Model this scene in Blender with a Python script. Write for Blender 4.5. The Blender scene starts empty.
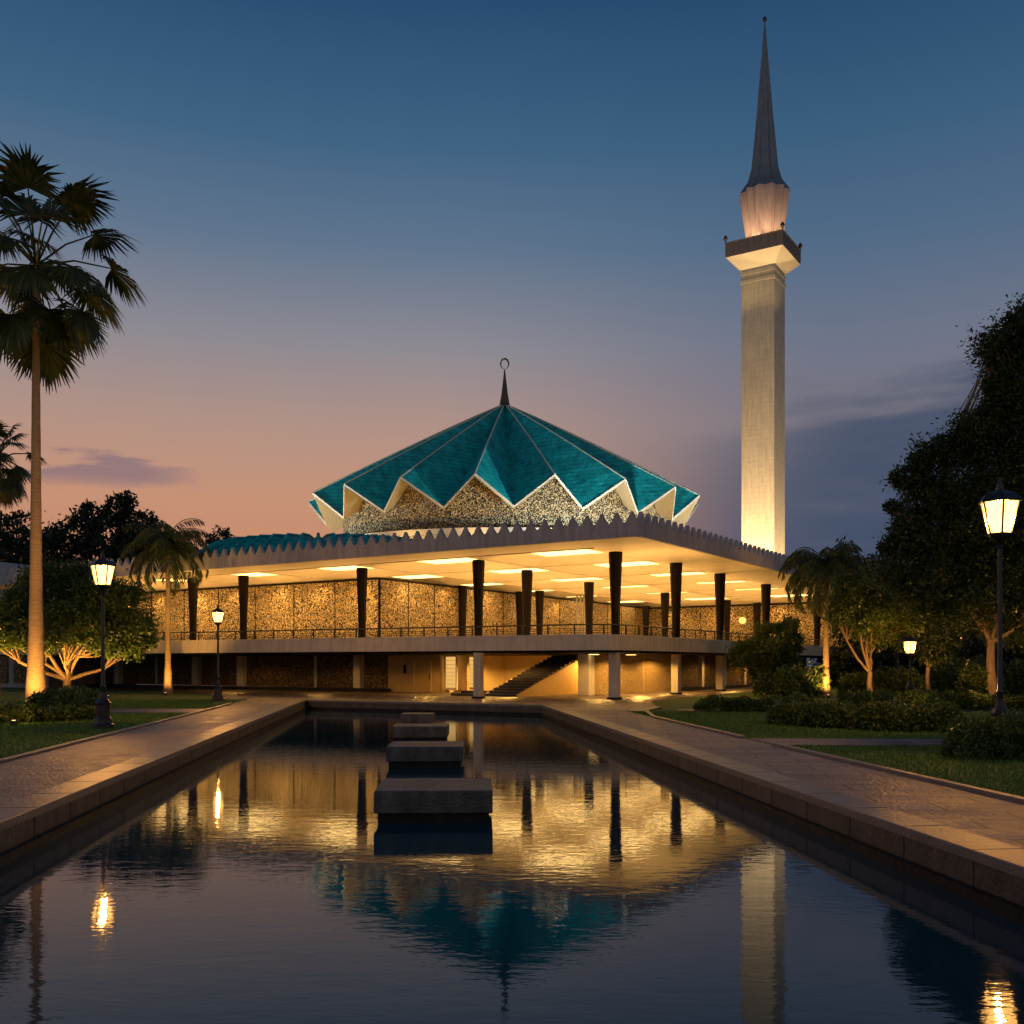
import bpy, math, random
import numpy as np
random.seed(7)
rng = np.random.default_rng(7)
R = math.radians
S = bpy.context.scene
COL = S.collection
F, YH, H = 1000.0, 665.0, 2.0            # focal length in pixels, horizon row, eye height


def pos(px, py, Y):
    return np.array([(px - 512) / F * Y, Y, H - (py - YH) / F * Y])


def gpos(px, py, z=0.0):
    Y = (H - z) * F / (py - YH)
    return np.array([(px - 512) / F * Y, Y, z])


# ------------------------------------------------------------------ objects
def put(o, parent=None, **kw):
    COL.objects.link(o)
    if parent is not None:
        o.parent = parent
    tag(o, **kw)
    return o


def tag(o, label=None, cat=None, group=None, kind=None):
    if label: o['label'] = label
    if cat: o['category'] = cat
    if group: o['group'] = group
    if kind: o['kind'] = kind
    return o


def empty(name, loc, rz=0, **kw):
    o = bpy.data.objects.new(name, None)
    o.location = [float(c) for c in loc]
    o.rotation_euler = (0, 0, rz)
    return put(o, None, **kw)


class MB:
    def __init__(s):
        s.v = []; s.f = []

    def add(s, vs, fs):
        n = len(s.v)
        s.v += [tuple(map(float, v)) for v in vs]
        s.f += [tuple(i + n for i in f) for f in fs]
        return s

    def box(s, x0, y0, z0, x1, y1, z1):
        return s.prism([(x0, y0), (x1, y0), (x1, y1), (x0, y1)], z0, z1)

    def prism(s, poly, z0, z1, top=None):
        n = len(poly); top = top or poly
        a = sum(poly[i][0] * poly[(i + 1) % n][1] - poly[(i + 1) % n][0] * poly[i][1] for i in range(n))
        if a < 0:
            poly = poly[::-1]; top = top[::-1]
        vs = [(x, y, z0) for x, y in poly] + [(x, y, z1) for x, y in top]
        fs = [tuple(range(n - 1, -1, -1)), tuple(range(n, 2 * n))]
        fs += [(i, (i + 1) % n, n + (i + 1) % n, n + i) for i in range(n)]
        return s.add(vs, fs)

    def obox(s, c, hx, hy, z0, z1, a, taper=1.0):
        ca, sa = math.cos(a), math.sin(a)
        def q(k): return [(c[0] + (x * ca - y * sa) * k, c[1] + (x * sa + y * ca) * k) for x, y in ((-hx, -hy), (hx, -hy), (hx, hy), (-hx, hy))]
        return s.prism(q(1), z0, z1, q(taper))

    def lathe(s, prof, c=(0, 0, 0), n=16, flute=0.0, cap=True, ph=0.0):
        vs = []; fs = []
        for r, z in prof:
            for i in range(n):
                a = 2 * math.pi * i / n + ph
                rr = r * (1 - (flute if i % 2 else 0))
                vs.append((c[0] + rr * math.cos(a), c[1] + rr * math.sin(a), c[2] + z))
        for k in range(len(prof) - 1):
            for i in range(n):
                j = (i + 1) % n
                fs.append((k * n + i, k * n + j, (k + 1) * n + j, (k + 1) * n + i))
        if cap:
            fs.append(tuple(range(n - 1, -1, -1)))
            m = (len(prof) - 1) * n
            fs.append(tuple(range(m, m + n)))
        return s.add(vs, fs)

    def tube(s, pts, rads, n=6):
        pts = [np.array(p, float) for p in pts]
        vs = []; fs = []
        if not hasattr(rads, '__len__'): rads = [rads] * len(pts)
        ref = np.array([0.31, 0.17, 0.93])
        for k, p in enumerate(pts):
            d = pts[min(k + 1, len(pts) - 1)] - pts[max(k - 1, 0)]
            d = d / (np.linalg.norm(d) + 1e-9)
            if k == 0 and abs(d @ ref) > .95: ref = np.array([1., 0.1, 0])
            a = np.cross(d, ref); a /= np.linalg.norm(a) + 1e-9
            b = np.cross(d, a)
            for i in range(n):
                t = 2 * math.pi * i / n
                vs.append(p + rads[k] * (math.cos(t) * a + math.sin(t) * b))
        for k in range(len(pts) - 1):
            for i in range(n):
                j = (i + 1) % n
                fs.append((k * n + i, (k + 1) * n + i, (k + 1) * n + j, k * n + j))
        fs.append(tuple(range(n))); m = (len(pts) - 1) * n
        fs.append(tuple(range(m + n - 1, m - 1, -1)))
        return s.add(vs, fs)

    def build(s, name, mat, parent=None, smooth=False, bevel=0, loc=None, **kw):
        me = bpy.data.meshes.new(name)
        me.from_pydata(s.v, [], s.f)
        me.materials.append(mat)
        if smooth:
            me.polygons.foreach_set('use_smooth', [True] * len(me.polygons))
        me.update()
        o = bpy.data.objects.new(name, me)
        if loc is not None: o.location = [float(c) for c in loc]
        put(o, parent, **kw)
        if bevel:
            b = o.modifiers.new('bevel', 'BEVEL'); b.width = bevel; b.segments = 2; b.limit_method = 'ANGLE'
        if smooth:
            try:
                me.set_sharp_from_angle(angle=R(45))
            except Exception: pass
        return o


def quads(name, V, mat, parent=None, loc=None, **kw):
    """V: (N,4,3) array -> one mesh of N separate quads"""
    n = len(V)
    me = bpy.data.meshes.new(name)
    me.vertices.add(4 * n); me.vertices.foreach_set('co', np.ascontiguousarray(V, dtype=np.float32).ravel())
    me.loops.add(4 * n); me.loops.foreach_set('vertex_index', np.arange(4 * n, dtype=np.int32))
    me.polygons.add(n); me.polygons.foreach_set('loop_start', np.arange(0, 4 * n, 4, dtype=np.int32))
    me.update(calc_edges=True)
    me.materials.append(mat)
    o = bpy.data.objects.new(name, me)
    if loc is not None: o.location = [float(c) for c in loc]
    return put(o, parent, **kw)


# ------------------------------------------------------------------ materials
def newmat(name):
    m = bpy.data.materials.new(name); m.use_nodes = True
    nt = m.node_tree; nt.nodes.clear()
    out = nt.nodes.new('ShaderNodeOutputMaterial')
    return m, nt, out


def N(nt, t, **kw):
    n = nt.nodes.new(t)
    for k, v in kw.items():
        if k.startswith('i_'):
            n.inputs[k[2:].replace('_', ' ')].default_value = v
        else: setattr(n, k, v)
    return n


def pbr(name, c1, c2=None, scale=2.0, rough=.7, bump=.0, bscale=None, metal=0, stretch=(1, 1, 1), detail=6, spec=.5, island=0, rot=(0, 0, 0), streak=0):
    m, nt, out = newmat(name)
    L = nt.links.new
    p = N(nt, 'ShaderNodeBsdfPrincipled'); p.inputs['Roughness'].default_value = rough
    p.inputs['Metallic'].default_value = metal; p.inputs['Specular IOR Level'].default_value = spec
    L(p.outputs[0], out.inputs[0])
    tc = N(nt, 'ShaderNodeTexCoord'); mp = N(nt, 'ShaderNodeMapping'); mp.inputs['Scale'].default_value = stretch
    mp.inputs['Rotation'].default_value = rot
    L(tc.outputs['Object'], mp.inputs[0])
    c2 = c2 or c1
    no = N(nt, 'ShaderNodeTexNoise'); no.inputs['Scale'].default_value = scale; no.inputs['Detail'].default_value = detail
    no.inputs['Roughness'].default_value = .65
    L(mp.outputs[0], no.inputs['Vector'])
    rp = N(nt, 'ShaderNodeValToRGB'); rp.color_ramp.elements[0].position = .3; rp.color_ramp.elements[1].position = .7
    rp.color_ramp.elements[0].color = (*c1, 1); rp.color_ramp.elements[1].color = (*c2, 1)
    if island:
        ge = N(nt, 'ShaderNodeNewGeometry'); mx = N(nt, 'ShaderNodeMath', operation='ADD'); mx.use_clamp = True
        ml = N(nt, 'ShaderNodeMath', operation='MULTIPLY_ADD'); ml.inputs[1].default_value = island; ml.inputs[2].default_value = -island / 2
        L(ge.outputs['Random Per Island'], ml.inputs[0]); L(ml.outputs[0], mx.inputs[0]); L(no.outputs['Fac'], mx.inputs[1])
        L(mx.outputs[0], rp.inputs[0])
    else:
        L(no.outputs['Fac'], rp.inputs[0])
    col = rp.outputs[0]
    if streak:
        n2 = N(nt, 'ShaderNodeTexNoise'); n2.inputs['Scale'].default_value = 1.0; n2.inputs['Detail'].default_value = 5
        m2 = N(nt, 'ShaderNodeMapping'); m2.inputs['Scale'].default_value = (3.5, 3.5, .35); L(tc.outputs['Object'], m2.inputs[0]); L(m2.outputs[0], n2.inputs['Vector'])
        mr = N(nt, 'ShaderNodeMapRange'); mr.inputs[1].default_value = .35; mr.inputs[2].default_value = .65; mr.inputs[3].default_value = 1 - streak; mr.inputs[4].default_value = 1
        L(n2.outputs['Fac'], mr.inputs[0])
        mm = N(nt, 'ShaderNodeVectorMath', operation='SCALE'); L(col, mm.inputs[0]); L(mr.outputs[0], mm.inputs['Scale']); col = mm.outputs[0]
    L(col, p.inputs['Base Color'])
    if bump:
        nb = N(nt, 'ShaderNodeTexNoise'); nb.inputs['Scale'].default_value = bscale or scale * 4; nb.inputs['Detail'].default_value = 5
        L(mp.outputs[0], nb.inputs['Vector'])
        b = N(nt, 'ShaderNodeBump'); b.inputs['Strength'].default_value = bump; b.inputs['Distance'].default_value = .05
        L(nb.outputs['Fac'], b.inputs['Height']); L(b.outputs[0], p.inputs['Normal'])
    return m


def emit(name, c, s):
    m, nt, out = newmat(name)
    e = N(nt, 'ShaderNodeEmission'); e.inputs[0].default_value = (*c, 1); e.inputs[1].default_value = s
    nt.links.new(e.outputs[0], out.inputs[0])
    return m


def leafmat(name, c1, c2, trans=.25):
    m, nt, out = newmat(name); L = nt.links.new
    p = N(nt, 'ShaderNodeBsdfPrincipled'); p.inputs['Roughness'].default_value = .45
    ge = N(nt, 'ShaderNodeNewGeometry'); rp = N(nt, 'ShaderNodeValToRGB')
    rp.color_ramp.elements[0].color = (*c1, 1); rp.color_ramp.elements[1].color = (*c2, 1)
    L(ge.outputs['Random Per Island'], rp.inputs[0]); L(rp.outputs[0], p.inputs['Base Color'])
    t = N(nt, 'ShaderNodeBsdfTranslucent'); L(rp.outputs[0], t.inputs[0])
    mx = N(nt, 'ShaderNodeMixShader'); mx.inputs[0].default_value = trans
    L(p.outputs[0], mx.inputs[1]); L(t.outputs[0], mx.inputs[2]); L(mx.outputs[0], out.inputs[0])
    return m


def lattice(name, light, dark, freq=16, scale=1.6, lo=.35, hi=.6, rough=.5, panel=0.0):
    """vermiculated pierced screen: winding ribs over darker hollows"""
    m, nt, out = newmat(name); L = nt.links.new
    p = N(nt, 'ShaderNodeBsdfPrincipled'); p.inputs['Roughness'].default_value = rough
    L(p.outputs[0], out.inputs[0])
    tc = N(nt, 'ShaderNodeTexCoord')
    no = N(nt, 'ShaderNodeTexNoise'); no.inputs['Scale'].default_value = scale; no.inputs['Detail'].default_value = 3; no.inputs['Roughness'].default_value = .6
    L(tc.outputs['Object'], no.inputs['Vector'])
    a = N(nt, 'ShaderNodeMath', operation='MULTIPLY'); a.inputs[1].default_value = freq * 6.283; L(no.outputs['Fac'], a.inputs[0])
    s = N(nt, 'ShaderNodeMath', operation='SINE'); L(a.outputs[0], s.inputs[0])
    r = N(nt, 'ShaderNodeMapRange'); r.inputs[1].default_value = -1; r.inputs[2].default_value = 1; L(s.outputs[0], r.inputs[0])
    rp = N(nt, 'ShaderNodeValToRGB'); rp.color_ramp.elements[0].position = lo; rp.color_ramp.elements[1].position = hi
    rp.color_ramp.elements[0].color = (*dark, 1); rp.color_ramp.elements[1].color = (*light, 1)
    L(r.outputs[0], rp.inputs[0]); L(rp.outputs[0], p.inputs['Base Color'])
    b = N(nt, 'ShaderNodeBump'); b.inputs['Strength'].default_value = .8; b.inputs['Distance'].default_value = .12
    L(r.outputs[0], b.inputs['Height']); L(b.outputs[0], p.inputs['Normal'])
    return m


def courses(name, c1, c2, *a, **k):
    m = pbr(name, c1, c2, 1.1, .7, .3, 7, stretch=(1, 1, 2.5), streak=.22)
    nt = m.node_tree; L = nt.links.new
    p = [n for n in nt.nodes if n.type == 'BSDF_PRINCIPLED'][0]
    src = p.inputs['Base Color'].links[0].from_socket
    tc = N(nt, 'ShaderNodeTexCoord'); sp_ = N(nt, 'ShaderNodeSeparateXYZ'); L(tc.outputs['Object'], sp_.inputs[0])
    mo = N(nt, 'ShaderNodeMath', operation='FRACT'); ml = N(nt, 'ShaderNodeMath', operation='MULTIPLY'); ml.inputs[1].default_value = 1 / .62
    L(sp_.outputs['Z'], ml.inputs[0]); L(ml.outputs[0], mo.inputs[0])
    gt = N(nt, 'ShaderNodeMapRange'); gt.inputs[1].default_value = .0; gt.inputs[2].default_value = .16; gt.inputs[3].default_value = .84; gt.inputs[4].default_value = 1; L(mo.outputs[0], gt.inputs[0])
    vm = N(nt, 'ShaderNodeVectorMath', operation='SCALE'); L(src, vm.inputs[0]); L(gt.outputs[0], vm.inputs['Scale']); L(vm.outputs[0], p.inputs['Base Color'])
    return m


def paving(name, c1, c2, tile=(1.2, .6), rot=0., rough=.45):
    m, nt, out = newmat(name); L = nt.links.new
    p = N(nt, 'ShaderNodeBsdfPrincipled'); p.inputs['Roughness'].default_value = rough
    L(p.outputs[0], out.inputs[0])
    tc = N(nt, 'ShaderNodeTexCoord'); mp = N(nt, 'ShaderNodeMapping'); mp.inputs['Rotation'].default_value = (0, 0, rot)
    L(tc.outputs['Object'], mp.inputs[0])
    br = N(nt, 'ShaderNodeTexBrick'); br.inputs['Scale'].default_value = 1; br.inputs['Brick Width'].default_value = tile[0]; br.inputs['Row Height'].default_value = tile[1]
    br.inputs['Mortar Size'].default_value = .022; br.inputs['Mortar Smooth'].default_value = .3
    br.inputs['Color1'].default_value = (*c1, 1); br.inputs['Color2'].default_value = (*c2, 1); br.inputs['Mortar'].default_value = (c1[0] * .3, c1[1] * .3, c1[2] * .3, 1)
    L(mp.outputs[0], br.inputs['Vector'])
    no = N(nt, 'ShaderNodeTexNoise'); no.inputs['Scale'].default_value = 1.3; no.inputs['Detail'].default_value = 8; no.inputs['Roughness'].default_value = .7
    L(mp.outputs[0], no.inputs['Vector'])
    mr = N(nt, 'ShaderNodeMapRange'); mr.inputs[1].default_value = .3; mr.inputs[2].default_value = .7; mr.inputs[3].default_value = .40; mr.inputs[4].default_value = 1.4
    L(no.outputs['Fac'], mr.inputs[0])
    vm = N(nt, 'ShaderNodeVectorMath', operation='SCALE'); L(br.outputs['Color'], vm.inputs[0]); L(mr.outputs[0], vm.inputs['Scale'])
    L(vm.outputs[0], p.inputs['Base Color'])
    rr = N(nt, 'ShaderNodeMapRange'); rr.inputs[1].default_value = .3; rr.inputs[2].default_value = .7; rr.inputs[3].default_value = rough - .12; rr.inputs[4].default_value = rough + .25
    L(no.outputs['Fac'], rr.inputs[0]); L(rr.outputs[0], p.inputs['Roughness'])
    n2 = N(nt, 'ShaderNodeTexNoise'); n2.inputs['Scale'].default_value = 14; n2.inputs['Detail'].default_value = 4; L(mp.outputs[0], n2.inputs['Vector'])
    ad = N(nt, 'ShaderNodeMath', operation='MULTIPLY_ADD'); ad.inputs[1].default_value = -.6; L(br.outputs['Fac'], ad.inputs[0]); L(n2.outputs['Fac'], ad.inputs[2])
    b = N(nt, 'ShaderNodeBump'); b.inputs['Strength'].default_value = .8; b.inputs['Distance'].default_value = .05
    L(ad.outputs[0], b.inputs['Height']); L(b.outputs[0], p.inputs['Normal'])
    return m


def lampglass():
    m, nt, out = newmat('lit lantern glass')
    e = N(nt, 'ShaderNodeEmission'); e.inputs[0].default_value = (1, .50, .13, 1); e.inputs[1].default_value = 3.6
    t = N(nt, 'ShaderNodeBsdfTransparent'); t.inputs[0].default_value = (.9, .75, .5, 1)
    a = N(nt, 'ShaderNodeAddShader'); nt.links.new(e.outputs[0], a.inputs[0]); nt.links.new(t.outputs[0], a.inputs[1]); nt.links.new(a.outputs[0], out.inputs[0])
    return m


M = {}
M['concrete'] = pbr('grey concrete', (.33, .32, .33), (.42, .41, .41), 1.2, .75, .2, 12, streak=.3)
M['fascia'] = pbr('fascia concrete', (.36, .345, .37), (.47, .45, .47), .8, .7, .2, 10, streak=.28)
M['slab'] = pbr('terrace concrete', (.58, .51, .41), (.68, .60, .49), 1.0, .7, .15, 10, streak=.2)
M['plaster'] = pbr('cream plaster', (.60, .55, .46), (.70, .64, .54), .7, .6, .1, 5)
M['gold'] = pbr('golden wall', (.62, .47, .22), (.70, .54, .28), .9, .6, .1, 8)
M['ochre'] = pbr('ochre wall', (.46, .30, .10), (.56, .38, .14), .9, .6, .15, 8)
M['tan_pat'] = lattice('tan textured wall', (.55, .40, .18), (.30, .20, .08), 8, 3.0)
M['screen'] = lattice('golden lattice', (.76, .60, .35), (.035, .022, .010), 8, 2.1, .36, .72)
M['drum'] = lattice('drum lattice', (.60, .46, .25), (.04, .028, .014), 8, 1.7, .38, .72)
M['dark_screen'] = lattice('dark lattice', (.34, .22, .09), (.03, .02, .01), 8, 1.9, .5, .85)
M['bronze'] = pbr('dark bronze cladding', (.008, .006, .0045), (.016, .011, .008), 2, .7, .1, 6, spec=.12, stretch=(6, 6, .3))
M['iron'] = pbr('black painted iron', (.012, .012, .013), (.03, .028, .026), 6, .4, .15, 25)
M['wood'] = pbr('dark stair', (.04, .028, .02), (.07, .05, .035), 3, .5, .1)
M['stone'] = pbr('pool stone', (.055, .043, .034), (.115, .09, .072), 1.6, .55, .35, 14, streak=.35)
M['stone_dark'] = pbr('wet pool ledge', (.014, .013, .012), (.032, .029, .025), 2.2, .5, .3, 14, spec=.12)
M['cope'] = pbr('coping stone', (.12, .102, .095), (.19, .165, .15), 1.8, .38, .3, 16)
M['block'] = pbr('granite block', (.05, .042, .036), (.16, .135, .115), 2.2, .5, .5, 26, streak=.5)
M['path'] = paving('walkway paving', (.16, .128, .115), (.25, .205, .185), (1.5, .75), R(6), .42)
M['plaza'] = paving('plaza paving', (.19, .15, .115), (.25, .20, .155), (1.8, 1.8), R(-32.7), .28)
M['grass'] = pbr('lawn', (.045, .11, .010), (.09, .17, .02), 1.4, .8, .6, 60, detail=9)
M['blade'] = leafmat('grass blade', (.055, .13, .012), (.13, .24, .03), .3)
M['edge'] = pbr('cream rib', (.75, .66, .5), (.8, .7, .54), 2, .5)
M['soffit'] = pbr('cream soffit', (.56, .44, .24), (.62, .50, .29), .8, .6)
M['steel'] = pbr('spire steel', (.16, .17, .19), (.26, .27, .29), 1.2, .38, .12, 3, metal=.3, stretch=(4, 4, .35))
M['spire'] = pbr('spire bronze', (.05, .035, .025), (.09, .06, .04), 2, .4, metal=.5)
M['tower'] = courses('minaret stone', (.46, .43, .37), (.55, .515, .45), 1.1, .7, .3, 7, stretch=(1, 1, 2.5))
M['towerbox'] = pbr('minaret balcony', (.12, .10, .10), (.2, .17, .165), 2, .6, .2, stretch=(5, 5, .4))
M['trunk'] = pbr('tree bark', (.13, .085, .05), (.26, .18, .10), 4, .8, .8, 12, stretch=(2, 2, .5))
M['core_dark'] = pbr('dark hedge core', (.02, .018, .01), (.035, .03, .018), 6, .8, .5, 20)  # near-black, only for the added core that blocks light in hedges
M['palmtrunk'] = pbr('palm trunk', (.22, .15, .09), (.36, .26, .16), 3, .8, .9, 5, stretch=(.6, .6, 6))
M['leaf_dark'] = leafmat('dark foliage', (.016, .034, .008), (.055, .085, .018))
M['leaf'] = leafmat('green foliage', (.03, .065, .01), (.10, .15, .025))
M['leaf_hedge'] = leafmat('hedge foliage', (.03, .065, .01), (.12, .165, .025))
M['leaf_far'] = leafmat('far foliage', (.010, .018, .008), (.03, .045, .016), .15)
M['frond'] = leafmat('palm frond', (.03, .05, .012), (.09, .11, .03))
M['lantern'] = lampglass()
M['panel'] = emit('ceiling light glow', (1.0, .57, .17), 4.6)
M['lampspot'] = emit('spot glow', (1.0, .60, .2), 3.5)
M['glowwin'] = emit('lit window', (1.0, .55, .15), .85)


def teal():
    m, nt, out = newmat('teal roof tiles'); L = nt.links.new
    p = N(nt, 'ShaderNodeBsdfPrincipled'); p.inputs['Roughness'].default_value = .5
    L(p.outputs[0], out.inputs[0])
    tc = N(nt, 'ShaderNodeTexCoord')
    no = N(nt, 'ShaderNodeTexNoise'); no.inputs['Scale'].default_value = 1.1; no.inputs['Detail'].default_value = 10; no.inputs['Roughness'].default_value = .75
    L(tc.outputs['Object'], no.inputs['Vector'])
    rp = N(nt, 'ShaderNodeValToRGB'); e = rp.color_ramp.elements
    e[0].position = .36; e[0].color = (.002, .20, .21, 1); e[1].position = .64; e[1].color = (.01, .56, .54, 1)
    L(no.outputs['Fac'], rp.inputs[0])
    sp_ = N(nt, 'ShaderNodeSeparateXYZ'); L(tc.outputs['Object'], sp_.inputs[0])
    ml = N(nt, 'ShaderNodeMath', operation='MULTIPLY'); ml.inputs[1].default_value = 2.6; L(sp_.outputs['Z'], ml.inputs[0])
    fc = N(nt, 'ShaderNodeMath', operation='FRACT'); L(ml.outputs[0], fc.inputs[0])
    gt = N(nt, 'ShaderNodeMapRange'); gt.inputs[1].default_value = 0; gt.inputs[2].default_value = .3; gt.inputs[3].default_value = .6; gt.inputs[4].default_value = 1.05; L(fc.outputs[0], gt.inputs[0])
    vm = N(nt, 'ShaderNodeVectorMath', operation='SCALE'); L(rp.outputs[0], vm.inputs[0]); L(gt.outputs[0], vm.inputs['Scale']); L(vm.outputs[0], p.inputs['Base Color'])
    b = N(nt, 'ShaderNodeBump'); b.inputs['Strength'].default_value = .6; b.inputs['Distance'].default_value = .15
    L(no.outputs['Fac'], b.inputs['Height']); L(b.outputs[0], p.inputs['Normal'])
    return m
M['teal'] = teal()


def watermat():
    m, nt, out = newmat('pool water'); L = nt.links.new
    tc = N(nt, 'ShaderNodeTexCoord')
    def wave(sc, st, rough=.5, det=3):
        mp = N(nt, 'ShaderNodeMapping'); mp.inputs['Scale'].default_value = st; L(tc.outputs['Object'], mp.inputs[0])
        n = N(nt, 'ShaderNodeTexNoise'); n.inputs['Scale'].default_value = sc; n.inputs['Detail'].default_value = det; n.inputs['Roughness'].default_value = rough
        L(mp.outputs[0], n.inputs['Vector']); return n.outputs['Fac']
    a = wave(1.0, (1.2, 2.6, 1)); c = wave(1.0, (5, 11, 1), .5, 2)
    b1 = N(nt, 'ShaderNodeBump'); b1.inputs['Strength'].default_value = 1; b1.inputs['Distance'].default_value = .0023; L(a, b1.inputs['Height'])
    b2 = N(nt, 'ShaderNodeBump'); b2.inputs['Strength'].default_value = 1; b2.inputs['Distance'].default_value = .0012; L(c, b2.inputs['Height']); L(b1.outputs[0], b2.inputs['Normal'])
    g = N(nt, 'ShaderNodeBsdfGlossy'); g.inputs['Roughness'].default_value = .03; g.inputs[0].default_value = (.84, .90, .96, 1); L(b2.outputs[0], g.inputs['Normal'])
    t = N(nt, 'ShaderNodeBsdfTransparent'); t.inputs[0].default_value = (.035, .13, .16, 1)
    fr = N(nt, 'ShaderNodeFresnel'); fr.inputs[0].default_value = 1.34; L(b2.outputs[0], fr.inputs['Normal'])
    mx = N(nt, 'ShaderNodeMixShader'); df = N(nt, 'ShaderNodeBsdfDiffuse'); df.inputs[0].default_value = (.010, .075, .105, 1); m2 = N(nt, 'ShaderNodeMixShader'); m2.inputs[0].default_value = .6; L(t.outputs[0], m2.inputs[1]); L(df.outputs[0], m2.inputs[2])
    L(fr.outputs[0], mx.inputs[0]); L(m2.outputs[0], mx.inputs[1]); L(g.outputs[0], mx.inputs[2])
    L(mx.outputs[0], out.inputs[0])
    return m
M['water'] = watermat()
M['pooltile'] = paving('pool tiles', (.012, .05, .07), (.016, .06, .08), (1.2, 1.2), R(6), .5)


# ------------------------------------------------------------------ lights
def lamp(kind, name, loc, energy, col=(1, .58, .22), aim=None, size=1., spot=60, blend=.6, parent=None, spread=None):
    d = bpy.data.lights.new(name, kind); d.energy = energy; d.color = col
    if kind == 'AREA': d.size = size; 
    if kind == 'AREA' and spread: d.spread = R(spread)
    if kind in ('SPOT', 'POINT'): d.shadow_soft_size = size
    if kind == 'SPOT': d.spot_size = R(spot); d.spot_blend = blend
    o = bpy.data.objects.new(name, d); o.location = [float(c) for c in loc]
    if aim is not None:
        from mathutils import Vector
        o.rotation_euler = (Vector([float(c) for c in aim]) - Vector(o.location)).to_track_quat('-Z', 'Y').to_euler()
    COL.objects.link(o)
    if parent: o.parent = parent
    return o


# ------------------------------------------------------------------ ground, pool and paths
def XL(Y): return -4.935 - .1202 * Y
def XR(Y): return 5.89 - .0888 * Y
def XLo(Y): return -7.9 - .1255 * Y
def XRo(Y): return 8.67 - .0863 * Y
WZ = -.5
NEAR = 3.5
FL, FR = 57.0, 49.5
pool = [(XL(NEAR), NEAR), (XR(NEAR), NEAR), (XR(FR), FR), (XL(FL), FL)]

g = MB()
B = 900.
outer = [(-B, -200), (B, -200), (B, 1500), (-B, 1500)]
g.add([(x, y, -.012) for x, y in pool] + [(x, y, -.012) for x, y in outer],
      [(4, 5, 1, 0), (5, 6, 2, 1), (6, 7, 3, 2), (7, 4, 0, 3)])
g.build('lawn_ground', M['grass'], kind='structure')

MB().add([(x, y, WZ) for x, y in pool], [(0, 1, 2, 3)]).build('pool_water', M['water'], kind='structure')
pf = MB(); pf.add([(x, y, -1.35) for x, y in pool], [(0, 1, 2, 3)]); pf.build('pool_floor', M['pooltile'], kind='structure')


def off(p, q, d):
    n = np.array([q[1] - p[1], -(q[0] - p[0])], float); n /= np.linalg.norm(n); return n * d
def ring(poly, d):
    """offset of a convex ccw polygon outwards by d"""
    out = []; n = len(poly)
    for i in range(n):
        p0, p1, p2 = [np.array(poly[(i + k - 1) % n], float) for k in range(3)]
        n1 = off(p0, p1, 1); n2 = off(p1, p2, 1)
        b = n1 + n2; b = b / (b @ n1)
        out.append(tuple(p1 + b * d))
    return out
def band(m, a, b, z0, z1):
    """closed band between polygons a (inner) and b (outer), solid from z0 to z1"""
    n = len(a)
    vs = [(x, y, z1) for x, y in a] + [(x, y, z1) for x, y in b] + [(x, y, z0) for x, y in a] + [(x, y, z0) for x, y in b]
    fs = []
    for i in range(n):
        j = (i + 1) % n
        fs += [(i, j, n + j, n + i)[::-1], (2 * n + i, 2 * n + j, j, i)[::-1], (n + i, n + j, 3 * n + j, 3 * n + i)[::-1]]
    m.add(vs, fs)
w = MB(); band(w, pool, ring(pool, .4), -1.4, -.06); w.build('pool_wall', M['stone'], kind='structure')
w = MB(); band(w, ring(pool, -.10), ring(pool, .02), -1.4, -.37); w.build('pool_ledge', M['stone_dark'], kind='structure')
w = MB(); band(w, ring(pool, -.035), ring(pool, .55), -.085, .03); w.build('pool_coping', M['cope'], bevel=.012, kind='structure')
# vertical joints of the pool wall and coping as shallow dark strips
jt = MB()
for (f, sgn) in ((XL, 1), (XR, -1)):
    y = NEAR + 1
    while y < 48:
        jt.obox((f(y) + sgn * .002, y), .003, .008, -.37, -.09, R(6))
        y += 1.55
jt.build('wall_joints', M['stone_dark'], kind='structure')

jt = MB()
for (f, sgn) in ((XL, -1), (XR, 1)):
    y = NEAR + 1
    while y < 48:
        jt.obox((f(y) + sgn * .26, y), .285, .007, .0305, .0325, R(6)); y += 1.55
jt.build('coping_joints', M['stone_dark'], kind='structure')
# walkways beside the pool
def sheet(name, pts, z, mat):
    return MB().add([(x, y, z) for x, y in pts], [tuple(range(len(pts)))]).build(name, mat, kind='structure')
cw = .5
ys = [NEAR - 12, 12, 30, 51.5]
sheet('walkway', [(XLo(y), y) for y in ys[::-1]] + [(XL(y) - cw, y) for y in ys], .0, M['path'])
sheet('walkway', [(XR(y) + cw, y) for y in [-8, 12, 30, 44]] + [(XRo(y), y) for y in [44, 30, 12, -8]], .0, M['path'])
sheet('pool_end_paving', [(-12, NEAR - 14), (12, NEAR - 14), (XR(NEAR - .45) + .5, NEAR - .45), (XL(NEAR - .45) - .5, NEAR - .45)], .004, M['path'])
kb = MB()
def kerb(pts, wd=.16, z=.07):
    for p, q in zip(pts[:-1], pts[1:]):
        n = off(p, q, wd / 2)
        kb.prism([(p[0] + n[0], p[1] + n[1]), (q[0] + n[0], q[1] + n[1]), (q[0] - n[0], q[1] - n[1]), (p[0] - n[0], p[1] - n[1])], -.03, z)
kerb([(XLo(-8), -8), (XLo(51), 51)])
kerb([(XRo(-8), -8), (XRo(24.8), 24.8)])
kerb([(XRo(27.3), 27.3), (XRo(38), 38), (5.75, 43), (6.9, 46.5)])
kb.build('kerb', M['cope'], bevel=.01, kind='structure')
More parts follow.
